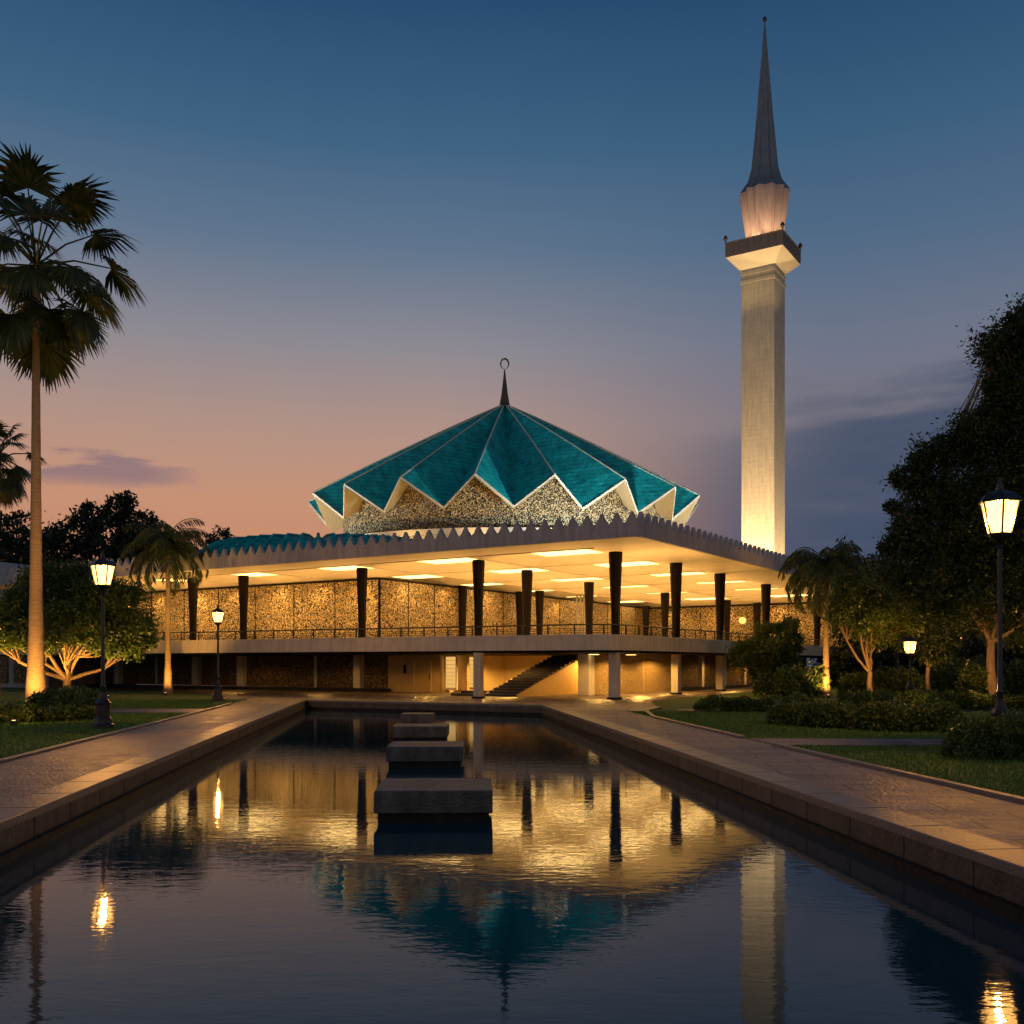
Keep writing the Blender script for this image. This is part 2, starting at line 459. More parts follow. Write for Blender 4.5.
plz = [(-15.2, 51.0), (XL(51) - cw - .02, 51.0), (XL(57) - cw, 57.6), (XR(50) + cw, 50.05), (XR(44) + cw, 44), (4.8, 44), (5.8, 43.3), (6.8, 46.3), (7.6, 55), (11, 62), (19, 77), (45, 120), (45, 135), (-50, 135), (-50, 90), (-36, 84), (-24, 74.5), (-18.2, 62)]
sheet('plaza', plz, .006, M['plaza'])
# cross paths
sheet('cross_path', [(XRo(25) + .1, 25), (40, 23.4), (40, 26.2), (XRo(27) + .1, 27.2)], .002, M['path'])
sheet('cross_path', [(7.3, 44), (60, 44.5), (60, 46), (7.5, 45.5)], .002, M['path'])
sheet('cross_path', [(XLo(42) - .1, 42), (XLo(45.5) - .1, 45.5), (-60, 47.5), (-60, 44)], .002, M['path'])
sheet('cross_path', [(-20, 72.5), (-24, 77), (-60, 88), (-60, 84.5)], .002, M['path'])

# grass blades standing on the lawns nearest the walkways
n = 130000
yy = 13 + 45 * rng.random(n) ** 1.3
side = rng.random(n) < .55
w_ = rng.random(n)
xx = np.where(side, XRo(yy) + .1 + w_ * 9, XLo(yy) - .1 - w_ * 9)
keep = ~((side) & (yy > 24.8) & (yy < 27.5)) & ~((side) & (yy > 42.5)) & ~((~side) & (yy > 41.5) & (yy < 46.2))
xx, yy = xx[keep], yy[keep]; n = len(xx)
a = rng.random(n) * 6.283; h = .035 + .04 * rng.random(n); bw = .006 + yy * .00035
lean = (rng.random((n, 2)) - .5) * .06
V = np.zeros((n, 4, 3))
for k, (sx, up) in enumerate(((-1, 0), (1, 0), (.3, 1), (-.3, 1))):
    V[:, k, 0] = xx + np.cos(a) * sx * bw + lean[:, 0] * up
    V[:, k, 1] = yy + np.sin(a) * sx * bw + lean[:, 1] * up
    V[:, k, 2] = -.015 + h * up
quads('grass', V, M['blade'], label='short mown grass blades of the lawns beside the pool walkways', cat='grass', kind='stuff')

# ------------------------------------------------------------------ mosque
RZ = R(-32.7)
cu, su = math.cos(RZ), math.sin(RZ)
O = np.array([6.4, 50.4])
def toL(X, Y):
    dx, dy = X - O[0], Y - O[1]
    return (dx * cu + dy * su, -dx * su + dy * cu)
def toW(lx, ly): return (O[0] + lx * cu - ly * su, O[1] + lx * su + ly * cu)
mq = empty('mosque', (O[0], O[1], 0), RZ, label='large low mosque with teal folded star dome and brightly lit columned terrace', cat='mosque')
CZ = 8.5           # ceiling
DZ0, DZ1 = 2.85, 3.75   # terrace slab
RX, RY = 62., 62.

# roof plate + toothed fascia
rf = MB(); rf.box(-RX + .3, .3, 9.02, -.3, RY - .3, 9.22); rf.build('roof', M['concrete'], mq)
def fascia_side(m, p, q, z0, zb, zt, pitch, th=.22):
    p = np.array(p, float); q = np.array(q, float); Ln = np.linalg.norm(q - p); d = (q - p) / Ln; nrm = np.array([d[1], -d[0]])
    n = int(Ln / pitch); pitch = Ln / n
    for i in range(n):
        for kx in range(1):
            s0, s1 = i * pitch, (i + 1) * pitch; c = (s0 + s1) / 2; hw = pitch / 2
            prof = [(s0, z0), (s1, z0), (s1, zb), (c + hw * .70, zb + (zt - zb) * .12), (c + hw * .34, zb + (zt - zb) * .55), (c, zt), (c - hw * .34, zb + (zt - zb) * .55), (c - hw * .70, zb + (zt - zb) * .12), (s0, zb)]
            A = [p + d * s for s, _ in prof]; Bk = [x - nrm * th * -1 * -1 for x in A]
            k = len(prof)
            vs = [(x[0], x[1], z) for x, (_, z) in zip(A, prof)] + [(x[0] - nrm[0] * th, x[1] - nrm[1] * th, z) for x, (_, z) in zip(A, prof)]
            fs = [tuple(range(k)), tuple(range(2 * k - 1, k - 1, -1))] + [(a_, k + a_, k + (a_ + 1) % k, (a_ + 1) % k) for a_ in range(k) if a_ not in (1, k - 1)]
            m.add(vs, fs)
fs_ = MB()
C0, C1, C2, C3 = (-RX, 0), (0, 0), (0, RY), (-RX, RY)
fascia_side(fs_, C0, C1, CZ, 9.22, 9.80, .86)
fascia_side(fs_, C1, C2, CZ, 9.22, 9.80, .86)
fascia_side(fs_, C2, C3, CZ, 9.22, 9.80, .86)
fascia_side(fs_, C3, C0, CZ, 9.22, 9.80, .86)
fs_.build('parapet', M['fascia'], mq)

# coffered ceiling with light panels
lxs = [-.2, -4.35, -13, -22, -31, -40, -49, -61.8]
lys = [.2, 3.4, 11.1, 19.7, 28.3, 36.9, 45.5, 57.5, 61.8]
ce = MB(); pn = []
hall_x, hall_y = -26.4, 11.1
fr = MB()
for i in range(len(lxs) - 1):
    for j in range(len(lys) - 1):
        x1, x0 = lxs[i], lxs[i + 1]; y0, y1 = lys[j], lys[j + 1]
        if x1 < hall_x and y0 > hall_y: continue
        z = CZ + .02
        if i == 0 or j == 0 or j == len(lys) - 2:
            ce.add([(x0, y0, z), (x1, y0, z), (x1, y1, z), (x0, y1, z)], [(0, 3, 2, 1)]); continue
        f = .27; zu = CZ + .42
        ax0, ax1 = x0 + (x1 - x0) * f, x1 - (x1 - x0) * f
        ay0, ay1 = y0 + (y1 - y0) * f, y1 - (y1 - y0) * f
        ce.add([(x0, y0, z), (x1, y0, z), (x1, y1, z), (x0, y1, z), (ax0, ay0, zu), (ax1, ay0, zu), (ax1, ay1, zu), (ax0, ay1, zu)],
               [(0, 4, 5, 1), (1, 5, 6, 2), (2, 6, 7, 3), (3, 7, 4, 0)])
        pn.append((ax0, ay0, ax1, ay1, zu))
        # thin seam ribs along the bay edges
        fr.box(x0 - .03, y0, z - .05, x0 + .03, y1, z + .02)
        fr.box(x0, y0 - .03, z - .05, x1, y0 + .03, z + .02)
ce.build('ceiling', M['plaster'], mq)
fr.build('ceiling_ribs', M['plaster'], mq)
for (x0, y0, x1, y1, z) in pn:
    pm = MB(); pm.box(x0 - .05, y0 - .05, z, x1 + .05, y1 + .05, z + .06); pm.build('ceiling_light', M['panel'], mq)

# upper hall behind the columns: lattice screens in framed panels
def panels(p, q, z0, z1, step, mat, framemat, name, th=.15):
    p = np.array(p, float); q = np.array(q, float); Ln = np.linalg.norm(q - p); d = (q - p) / Ln
    n = max(1, round(Ln / step)); a = math.atan2(d[1], d[0])
    fm = MB()
    for i in range(n):
        c = p + d * (i + .5) * Ln / n
        MB().obox(c, Ln / n / 2 - .03, th / 2, z0, z1, a).build(name, mat, mq)
    for i in range(n + 1):
        c = p + d * i * Ln / n
        fm.obox(c, .03, th / 2 + .03, z0, z1, a)
    c = (p + q) / 2
    fm.obox(c, Ln / 2, th / 2 + .03, z1 + .002, z1 + .16, a)
    fm.build('screen_frame', framemat, mq)
SZ1 = CZ - .18
panels((-RX + 1, hall_y), (hall_x, hall_y), DZ1, SZ1, 4.6, M['screen'], M['bronze'], 'lattice_screen')
panels((hall_x, hall_y), (hall_x, 57.6), DZ1, SZ1, 3.3, M['screen'], M['bronze'], 'lattice_screen')
panels((hall_x, 57.6), (-.6, 57.6), DZ1, SZ1, 3.3, M['screen'], M['bronze'], 'lattice_screen')

# terrace slab with rounded corner
def arc(cx, cy, r, a0, a1, n=8): return [(cx + r * math.cos(R(a0 + (a1 - a0) * i / n)), cy + r * math.sin(R(a0 + (a1 - a0) * i / n))) for i in range(n + 1)]
front = [(-RX, .6), (-40, .9), (-24, 2.3), (-12, 3.6)]
edge = front + arc(-6.3, 6.6, 2.6, -84, -2) + [(-3.6, 20), (-3.9, 40), (-4.2, 61)]
slab = edge + [(-RX, 61)]
sl = MB(); sl.prism(slab, DZ0, DZ1); sl.build('terrace_slab', M['slab'], mq)
inner = [(x * 1 - .35 * (1 if y > 5 else 0), y + (.35 if y <= 6 else 0)) for x, y in edge]
# thin near-black layer painting the shade below the slab edge
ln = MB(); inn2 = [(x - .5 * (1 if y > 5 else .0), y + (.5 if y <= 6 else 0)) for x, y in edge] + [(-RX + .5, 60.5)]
ln.prism(inn2, DZ0 - .12, DZ0 - .002); ln.build('slab_shade_layer', M['bronze'], mq)
# railing
rl = [np.array([x - (.18 if y > 5 else 0), y + (.18 if y < 6 else 0)]) for x, y in edge]
hr = MB(); hr.tube([(p[0], p[1], DZ1 + .56) for p in rl], .045, 6); hr.build('handrail', M['iron'], mq)
for zz in (.1, .22, .34):
    hr = MB(); hr.tube([(p[0], p[1], DZ1 + zz) for p in rl], .016, 5); hr.build('rail', M['iron'], mq)
hr = MB(); hr.box(-.035, -.035, 0, .035, .035, .54); acc = 0; pme = None
for p, q in zip(rl[:-1], rl[1:]):
    Ln = np.linalg.norm(q - p)
    while acc <= Ln:
        c = p + (q - p) * acc / Ln
        if pme is None:
            o = hr.build('railing_post', M['iron'], mq, loc=(c[0], c[1], DZ1)); pme = o.data
        else:
            o = bpy.data.objects.new('railing_post', pme); o.location = (c[0], c[1], DZ1); put(o, mq)
        acc += 1.7
    acc -= Ln

# tapered bronze columns of the terrace
def colpos(px, top, dY=0):
    Y = (CZ - H) / (YH - top) * 1000 + dY
    return toL((px - 512) / F * Y, Y)
cols = [(193, 579.5), (243.5, 576), (362, 568.3), (478.5, 560.5), (615.5, 552.5), (676, 563.5), (720, 574), (766, 584.5), (817, 596),
        (460, 587), (527, 570.5), (589, 582.5), (515, 592), (539.5, 591), (646, 606), (665, 593), (727, 600.5), (757, 603), (122, 586)]
cb = MB()
prof = [(.46, 0), (.46, .02), (.54, 2.0), (.74, 4.62), (.74, 4.77)]
nn = 8
cb.lathe([(r * .5 / math.cos(math.pi / 8), z) for r, z in prof], n=nn, ph=math.pi / 8)
cme = None
for i, (px, top) in enumerate(cols):
    lx, ly = colpos(px, top)
    if i in (0, 1, 2, 3, 18): ly = max(ly, 4.2)
    if i == 9: lx += .7; ly -= .6
    if i == 12: lx += .5
    if cme is None:
        o = cb.build('column', M['bronze'], mq, loc=(lx, ly, DZ1)); cme = o.data
    else:
        o = bpy.data.objects.new('column', cme); o.location = (lx, ly, DZ1); put(o, mq)

# ground floor pillars
def gl(px, Y): return toL((px - 512) / F * Y, Y)
pl_front = [(478.5, 59.8, .23), (614.5, 58.0, .26), (676, 68.5, .26), (720.5, 77, .28), (765, 92, .3)]
for px, Y, hw in pl_front:
    lx, ly = gl(px, Y)
    b = MB(); b.box(lx - hw, ly - hw, .12, lx + hw, ly + hw, DZ0 - .12); 
    b.build('pillar', M['slab'], mq, bevel=.02)
    b = MB(); b.box(lx - hw - .07, ly - hw - .07, 0, lx + hw + .07, ly + hw + .07, .12); b.build('pillar_base', M['stone_dark'], mq)
GW = 11.6
def lx_at(px, ly):
    k = (px - 512) / F
    # X = O0 + lx cu - ly su ; Y = O1 + lx su + ly cu ; X = kY
    return (k * (O[1] + ly * cu) - O[0] + ly * su) / (cu - k * su)
edges = [-30, 20, 70, 121, 157, 199, 244, 316, 361, 388]
for i, px in enumerate(edges[:-1]):
    x0, x1 = lx_at(px, GW), lx_at(edges[i + 1], GW)
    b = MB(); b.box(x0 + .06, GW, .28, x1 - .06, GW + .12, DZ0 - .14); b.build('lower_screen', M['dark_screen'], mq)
    hw = .13 if px in (157, 316) else .34
    b = MB(); b.box(x0 - hw, GW - (.5 if hw > .2 else .1), .26, x0 + hw, GW - .003, DZ0 - .122); b.build('pillar', M['slab'], mq, bevel=.015)
xL = lx_at(388, GW); xE = lx_at(440, GW)
b = MB(); b.box(-RX, GW - 1.1, .0, xL + .3, GW + .3, .24); b.build('plinth', M['stone_dark'], mq)
b = MB(); b.box(xL, GW, .02, xE, GW + .25, DZ0 - .14); b.build('entrance_wall', M['ochre'], mq)
# door leaf with frame and a small notice beside it
dx = lx_at(423, GW)
b = MB(); b.box(dx - .75, GW - .05, .02, dx + .75, GW - .003, 2.25); d_ = b.build('door', M['ochre'], mq)
b = MB()
for a0, b0, a1, b1 in ((dx - .82, .02, dx - .75, 2.3), (dx + .75, .02, dx + .82, 2.3), (dx - .82, 2.25, dx + .82, 2.32)): b.box(a0, GW - .09, b0, a1, GW - .003, b1)
b.build('door_frame', M['gold'], d_)
b = MB(); b.box(dx + .6, GW - .1, .95, dx + .65, GW - .05, 1.35); b.build('handle', M['bronze'], d_)
b = MB(); nx = lx_at(405, GW); b.box(nx - .12, GW - .04, 1.4, nx + .12, GW - .003, 2.0); b.build('notice_plate', M['bronze'], mq)
# recessed entrance: back wall, return walls, lit window strips
BW = 20.
xR = -9.2
b = MB(); b.box(xE - .25, GW + .003, .02, xE, BW, DZ0 - .14); b.box(xE, BW, .02, xR, BW + .25, DZ0 - .14); b.build('recess_wall', M['gold'], mq)
for px0, px1, ly in ((446, 456, GW + .6), (468, 475, GW + 2.4)):
    x0, x1 = lx_at(px0, ly), lx_at(px1, ly)
    b = MB(); b.box(x0, ly, .35, x1, ly + .1, 2.6); b.build('window', M['glowwin'], mq)
    b = MB()
    for xx0 in (x0 - .08, x1): b.box(xx0, ly - .05, .2, xx0 + .08, ly + .12, 2.7)
    for k in range(9): b.box(x0, ly - .03, .35 + k * .28, x1, ly - .002, .37 + k * .28)
    b.box(x0, ly - .03, .2, x1, ly + .1, .348); b.box(x0, ly - .03, 2.602, x1, ly + .1, 2.7)
    b.build('window_frame', M['plaster'], mq)
b = MB(); x0, x1 = lx_at(456.5, GW + 1.2), lx_at(467, GW + 1.2); b.box(x0, GW + 1.2, .02, x1, GW + 1.5, DZ0 - .14); b.build('pier', M['ochre'], mq)
# stair
st = MB(); ns = 16; sx0, sx1 = -14.2, -11.8; sy = 7.0; run = 9.0 / ns; rise = (DZ0 - .14) / ns
for i in range(ns):
    st.box(sx0, sy + i * run, .007, sx1, sy + (i + 1) * run - .002, (i + 1) * rise - .05)
st.box(sx0 - 2.6, sy - .1, .007, sx0 - .125, sy + 1.5, .16); st.box(sx0 - 2.2, sy + .5, .161, sx0 - .125, sy + 1.5, .32)
st.build('stair', M['wood'], mq)
tr = MB()
for i in range(ns):
    tr.box(sx0, sy + i * run - .05, (i + 1) * rise - .045, sx1, sy + (i + 1) * run - .004, (i + 1) * rise)
tr.build('stair_treads', M['block'], mq)
sw = MB()
for X in (sx1 + .003, sx0 - .123):
    sw.add([(X, sy, 0), (X, sy + 9, 0), (X, sy + 9, DZ0 - .14), (X, sy, .12), (X + .12, sy, 0), (X + .12, sy + 9, 0), (X + .12, sy + 9, DZ0 - .14), (X + .12, sy, .12)],
           [(0, 3, 2, 1), (4, 5, 6, 7), (0, 4, 7, 3), (3, 7, 6, 2), (1, 2, 6, 5)])
sw.build('stair_wall', M['ochre'], mq)
# lit pier and right-hand ground floor
b = MB(); b.box(-9.75, 11.3, .02, -8.95, 12.1, DZ0 - .14); b.build('pier', M['plaster'], mq)
b = MB(); b.box(-9.5, 12.103, .02, -9.2, 25.5, DZ0 - .14); b.build('side_wall', M['tan_pat'], mq)
y = 26.0
for k in range(7):
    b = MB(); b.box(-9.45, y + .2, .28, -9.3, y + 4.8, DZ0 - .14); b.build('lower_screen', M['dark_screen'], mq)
    b = MB(); b.box(-9.5, y - .3, .02, -9.0, y + .19, DZ0 - .122); b.build('pillar', M['slab'], mq)
    y += 5
b = MB(); b.box(-9.0, 26, 0, -8.3, 61, .24); b.build('plinth', M['stone_dark'], mq)

# round lamp hanging by the far screens, wall and notice
lx, ly = toL(*pos(742.5, 620, 103)[:2])
b = MB(); b.lathe([(.02, -.6), (.35, -.5), (.58, -.18), (.6, .1), (.45, .42), (.02, .6)], (0, 0, 0), 14)
b.v = [(x * .6, y_ * .6, z_ * .6) for x, y_, z_ in b.v]
b.build('globe_lamp', emit('globe glow', (1, .50, .10), 2.2), mq, smooth=True, loc=(lx, ly, 6.6))
# pale vertical slats near the hall wall
for px in (577, 580.5, 584):
    lx, ly = gl(px, 93)
    b = MB(); b.box(lx - .06, ly - .1, DZ1, lx + .06, ly + .1, CZ); b.build('slat', M['concrete'], mq)

# --- small teal ribbed roof on the left wing
rr = MB(); cx, cy = toL(*pos(318, 540, 78)[:2])
nf = 96; rad = 11.2
vs = [(cx, cy, 11.6)]; fs = []
for ringi, (k, z) in enumerate(((.45, 11.5), (.8, 11.15), (1.0, 9.9))):
    for i in range(nf):
        a = 2 * math.pi * i / nf; dz = .45 if i % 2 else 0
        vs.append((cx + rad * k * math.cos(a), cy + rad * .8 * k * math.sin(a), z - dz))
for i in range(nf):
    j = (i + 1) % nf
    fs.append((0, 1 + i, 1 + j))
    for r_ in range(2): fs.append((1 + r_ * nf + i, 1 + (r_ + 1) * nf + i, 1 + (r_ + 1) * nf + j, 1 + r_ * nf + j))
rr.add(vs, fs); wr = rr.build('wing_roof', M['teal'], mq)
rbm = MB()
for i in range(0, nf, 2):
    rbm.tube([(cx, cy, 11.66)] + [np.array(vs[1 + r_ * nf + i]) + (0, 0, .06) for r_ in range(3)], [.03, .08, .12, .14], 5)
rbm.build('roof_ribs', M['teal'], wr)

# --- star dome
DC = toL(-.7, 95.)
DR, DK = 18.5, .80
NR = 18
aw = lambda deg: math.radians(deg) - RZ       # world bearing -> local bearing
def dp(bear, r, z):
    """bearing measured from the camera-facing side, clockwise seen from above"""
    X = r * math.sin(R(bear)); Y = -r * DK * math.cos(R(bear))
    return (DC[0] + X * cu + Y * su, DC[1] - X * su + Y * cu, z)
AZ, RZt, VZt = 26.6, 17.35, 14.95
th0 = -7.0
roof = MB(); sof = MB(); rib = MB(); drum = MB()
vs = []; fs = []
n2 = NR * 2
rings = 7
def rz(i, t):
    """point on the folded roof: fold line i (even ridge, odd valley), t from apex 0 to eave 1"""
    b = th0 + i * 360 / n2
    if i % 2 == 0: return dp(b, .35 + (DR - .35) * t, AZ + (RZt - AZ) * (t ** 1.04))
    return dp(b, .30 + (DR * .905 - .30) * t, AZ - .15 + (VZt - AZ + .15) * (t ** .93))
for k in range(rings + 1):
    for i in range(n2): vs.append(rz(i, k / rings))
for k in range(rings):
    for i in range(n2):
        j = (i + 1) % n2
        fs.append((k * n2 + i, (k + 1) * n2 + i, (k + 1) * n2 + j, k * n2 + j))
roof.add(vs, fs); roof.build('dome_roof', M['teal'], mq)
vs2 = [(x, y, z - .22) for x, y, z in vs]
sof.add(vs2, [f[::-1] for f in fs])
m = rings * n2
for i in range(n2):
    j = (i + 1) % n2
    sof.add([vs[m + i], vs[m + j], vs2[m + j], vs2[m + i]], [(0, 3, 2, 1)])
sof.build('dome_soffit', M['soffit'], mq)
for i in range(0, n2, 2):
    pts = [np.array(rz(i, t)) + (0, 0, .05) for t in np.linspace(0, 1, 8)]
    rib.tube(pts, .06, 5)
for i in range(n2):
    rib.tube([rz(i, 1), rz((i + 1) % n2, 1)], .075, 5)
rib.build('dome_ribs', M['edge'], mq)
# drum: lattice wall rising to the folds
nd = n2; kd = .83
vs = []; fs = []
for i in range(nd):
    b = th0 + i * 360 / n2; r = DR * kd
    t = kd if i % 2 == 0 else kd / .905
    z = rz(i, t)[2] - .26
    vs += [dp(b, r * .985, 12.6), dp(b, r, z)]
for i in range(nd):
    j = (i + 1) % nd
    fs.append((2 * i, 2 * j, 2 * j + 1, 2 * i + 1)[::-1])
drum.add(vs, fs); drum.build('drum_wall', M['drum'], mq)
lg = MB()
A = [dp(b, DR * .90, 0)[:2] for b in np.linspace(0, 360, 48, endpoint=False)]
lg.prism(A, 12.75, 13.25)
lg.build('drum_ledge', M['plaster'], mq)
lg = MB(); A = [dp(b, DR * .86, 0)[:2] for b in np.linspace(0, 360, 48, endpoint=False)]
lg.prism(A, 9.2, 12.745); lg.build('drum_base', M['plaster'], mq)
sp = MB(); sp.lathe([(.55, 0), (.5, .15), (.30, 1.3), (.14, 2.7), (.05, 3.6)], (DC[0], DC[1], AZ - .1), 12)
fin = sp.build('finial', M['spire'], mq, smooth=True)
cr = MB()
pts = [(math.sin(t) * .38, 0, -math.cos(t) * .48) for t in np.linspace(.1 - 3.0, 3.0, 22)]
rad_ = [.02 + .075 * math.sin((i + .5) / 22 * math.pi) for i in range(22)]
cr.tube([(DC[0] + p[0] * cu, DC[1] - p[0] * su, AZ + 4.0 - p[2] * 1.0) for p in pts], rad_, 6)
cr.build('crescent', M['spire'], fin)

# lights of the mosque, real and added (all in world space)
warm = (1, .50, .125)
def wl(lx, ly, z): x, y = toW(lx, ly); return np.array([x, y, z])
k = 0
for lx in (-2.0, -8.5, -17.5, -26.5, -35.5, -46):
    for ly in (5.8,):
        p = wl(lx, ly + 1.4, DZ1 + .25); lamp('AREA', 'terrace_fill', p, 330, warm, p + (0, 0, 1), size=1.6)  # unseen area lights added on the deck to brighten the ceiling
for ly in (15.5, 24, 32.5, 41, 51):
    for lx in (-8.5, -18.5):
        p = wl(lx, ly, DZ1 + .25); lamp('AREA', 'terrace_fill', p, 330, warm, p + (0, 0, 1), size=1.6)  # same added ceiling fill along the right-hand terrace
# washers on the ceiling edge grazing the lattice screens
for lx in (-56, -51, -46, -41.5, -36.5, -32, -28):
    lamp('SPOT', 'screen_washer', wl(lx, hall_y - 1.1, CZ - .25), 190, (1, .50, .12), wl(lx, hall_y, 5.4), size=.08, spot=130, blend=.8)
for ly in (14, 19, 25, 31, 37, 43, 49, 55):
    lamp('SPOT', 'screen_washer', wl(hall_x + 1.1, ly, CZ - .25), 190, (1, .50, .12), wl(hall_x, ly, 5.4), size=.08, spot=130, blend=.8)
for lx in (-23, -17, -11, -5):
    lamp('SPOT', 'screen_washer', wl(lx, 56.5, CZ - .25), 190, (1, .50, .12), wl(lx, 57.6, 5.4), size=.08, spot=130, blend=.8)
# lower floor: two lit discs below the slab, then added spots
for px, Y in ((594, 64.5), (631, 66.5)):
    x = (px - 512) / F * Y; lx, ly = toL(x, Y)
    b = MB(); b.lathe([(.34, 0), (.34, .03)], (lx, ly, DZ0 - .19), 14); b.build('downlight', M['lampspot'], mq)
for lx, ly, e in ((-17.5, 15, 330), (-10.2, 15.5, 260), (-7.2, 9.5, 90), (-7.2, 15, 230), (-7.2, 21, 200), (-15.5, 9.0, 80), (-19.5, 8.0, 60), (-29, 7.5, 30), (-38, 7.5, 30), (-15, 18, 160), (-6.5, 31, 90), (-6.5, 41, 90)):
    p = wl(lx, ly, DZ0 - .22); lamp('SPOT', 'entrance_fill', p, e * 4.2, (1, .50, .11), p - (0, 0, 1), size=.06, spot=165, blend=.3)  # added spots without fixtures, brightening the ground floor
# uplights round the drum
for i in range(NR):
    b = th0 + (i * 2) * 360 / n2
    l0 = dp(b, DR * 1.02, 11.6); l1 = dp(b, DR * .90, 17)
    lamp('AREA', 'dome_uplight', wl(*l0), 120, (1, .58, .18), wl(*l1), size=.7)
# unseen spots added over the roof to brighten the teal folds
for b in (-60, -20, 20, 60):
    l0 = dp(b, DR * 1.45, 10.5); l1 = dp(b, DR * .45, 21)
    lamp('SPOT', 'roof_fill', wl(*l0), 6500, (.80, .95, 1), wl(*l1), size=.5, spot=110, blend=.9)

# ------------------------------------------------------------------ minaret
mc = (30.05, 119.6)
mn = empty('minaret', (mc[0], mc[1], 0), RZ, label='tall square stone minaret with balcony and folded steel spire', cat='minaret')
hs = 2.0
b = MB(); b.box(-hs, -hs, 0, hs, hs, 49.0); b.build('shaft', M['tower'], mn, bevel=.05)
b = MB(); b.box(-hs - .06, -hs - .06, 47.3, hs + .06, hs + .06, 47.7); b.box(-hs - .06, -hs - .06, 48.3, hs + .06, hs + .06, 48.7)
b.build('collar', M['tower'], mn)
b = MB(); q = 3.42; s2 = hs + .08
b.prism([(-s2, -s2), (s2, -s2), (s2, s2), (-s2, s2)], 48.95, 50.3, [(-q, -q), (q, -q), (q, q), (-q, q)]); b.build('balcony_soffit', M['plaster'], mn)
b = MB(); b.box(-q, -q, 50.303, q, q, 50.45)
for sx, sy_, ex, ey in ((-q, -q, q, -q + .15), (-q, q - .15, q, q), (-q, -q + .151, -q + .15, q - .151), (q - .15, -q + .151, q, q - .151)):
    b.box(sx, sy_, 50.452, ex, ey, 51.95)
for k in range(9):
    t = -q + .03 + k * (2 * q - .06) / 8
    b.box(t - .05, -q - .06, 50.45, t + .05, -q - .003, 51.95); b.box(q + .003, t - .05, 50.45, q + .06, t + .05, 51.95)
b.box(-q - .08, -q - .08, 51.953, q + .08, -q + .2, 52.05); b.box(q - .2, -q + .201, 51.953, q + .08, q + .08, 52.05); b.box(-q - .08, -q + .201, 51.953, -q + .2, q + .08, 52.05)
b.build('balcony', M['towerbox'], mn)
for sx, sy_ in ((-1, -1), (1, -1), (1, 1), (-1, 1)):
    b = MB(); b.lathe([(.08, 0), (.08, .3), (.22, .4), (.26, .6), (.16, .8), (.02, .95)], (sx * q, sy_ * q, 52.0), 10)
    b.build('corner_lamp', M['spire'], mn)
b = MB(); b.lathe([(2.05, 51.0), (2.28, 53.3), (2.96, 57.9), (3.0, 58.3), (2.05, 59.7), (1.62, 61.2), (.98, 67.8), (.42, 74.5), (.08, 78.6)], c=(.15, .08, 0), n=24, flute=.15, ph=.1); b.build('spire', M['steel'], mn)
b = MB(); b.lathe([(.05, 78.4), (.05, 78.9), (.2, 79.0), (.26, 79.2), (.2, 79.4), (.02, 79.6)], c=(.15, .08, 0), n=10); b.build('finial', M['spire'], mn)
def mw(lx, ly, z): return np.array([mc[0] + lx * cu - ly * su, mc[1] + lx * su + ly * cu, z])
for (a, c, e) in ((-1.0, -9, 62000), (1.6, -8.5, 34000), (8.5, 0, 40000)):
    lamp('SPOT', 'minaret_flood', mw(a, c, 3.5), e, (1, .64, .29), mw(a * .3 if abs(a) < 5 else 1, 0 if abs(c) < 5 else -1, 17), size=.4, spot=70, blend=.8)
for (a, c) in ((-2.7, -2.9), (2.7, -2.9), (0, -2.95), (2.95, 0), (-2.95, 0)):
    lamp('SPOT', 'spire_flood', mw(a, c, 50.8), 3800, (1, .46, .2), mw(a * .5, c * .5, 57), size=.15, spot=70, blend=.8)
for (a, c) in ((-3.6, -5.6), (5.4, -3.0), (0.5, -6.2)):
    lamp('SPOT', 'balcony_flood', mw(a, c, 40.5), 700, (1, .62, .2), mw(a * .6, c * .6, 50), size=.3, spot=80, blend=.8)

# ------------------------------------------------------------------ neighbouring wing far left
an = empty('annex_building', (-52, 92, 0), R(-20), label='dim grey building at the left frame edge with plain curved roof edge', cat='building')
b = MB()
pts = [(-16 + 2.2 * i, 9.6 + 1.5 * math.sin(i / 13 * math.pi) - .06 * i) for i in range(14)]
for (xa, za), (xb, zb) in zip(pts[:-1], pts[1:]):
    b.add([(xa, -2, za), (xb, -2, zb), (xb, -2, zb + 1.3), (xa, -2, za + 1.3), (xa, 12, za), (xb, 12, zb), (xb, 12, zb + 1.3), (xa, 12, za + 1.3)],
          [(0, 1, 2, 3), (3, 2, 6, 7), (0, 4, 5, 1), (5, 4, 7, 6)])
b.build('roof', M['fascia'], an)
b = MB(); b.box(-16, 0, 0, 12, 11, 9.4); b.build('wall', M['concrete'], an)
b = MB()
for k in range(8): b.box(-15 + 3.3 * k, -.12, .4, -12.4 + 3.3 * k, -.003, 2.9)
b.build('dark_openings', M['dark_screen'], an)

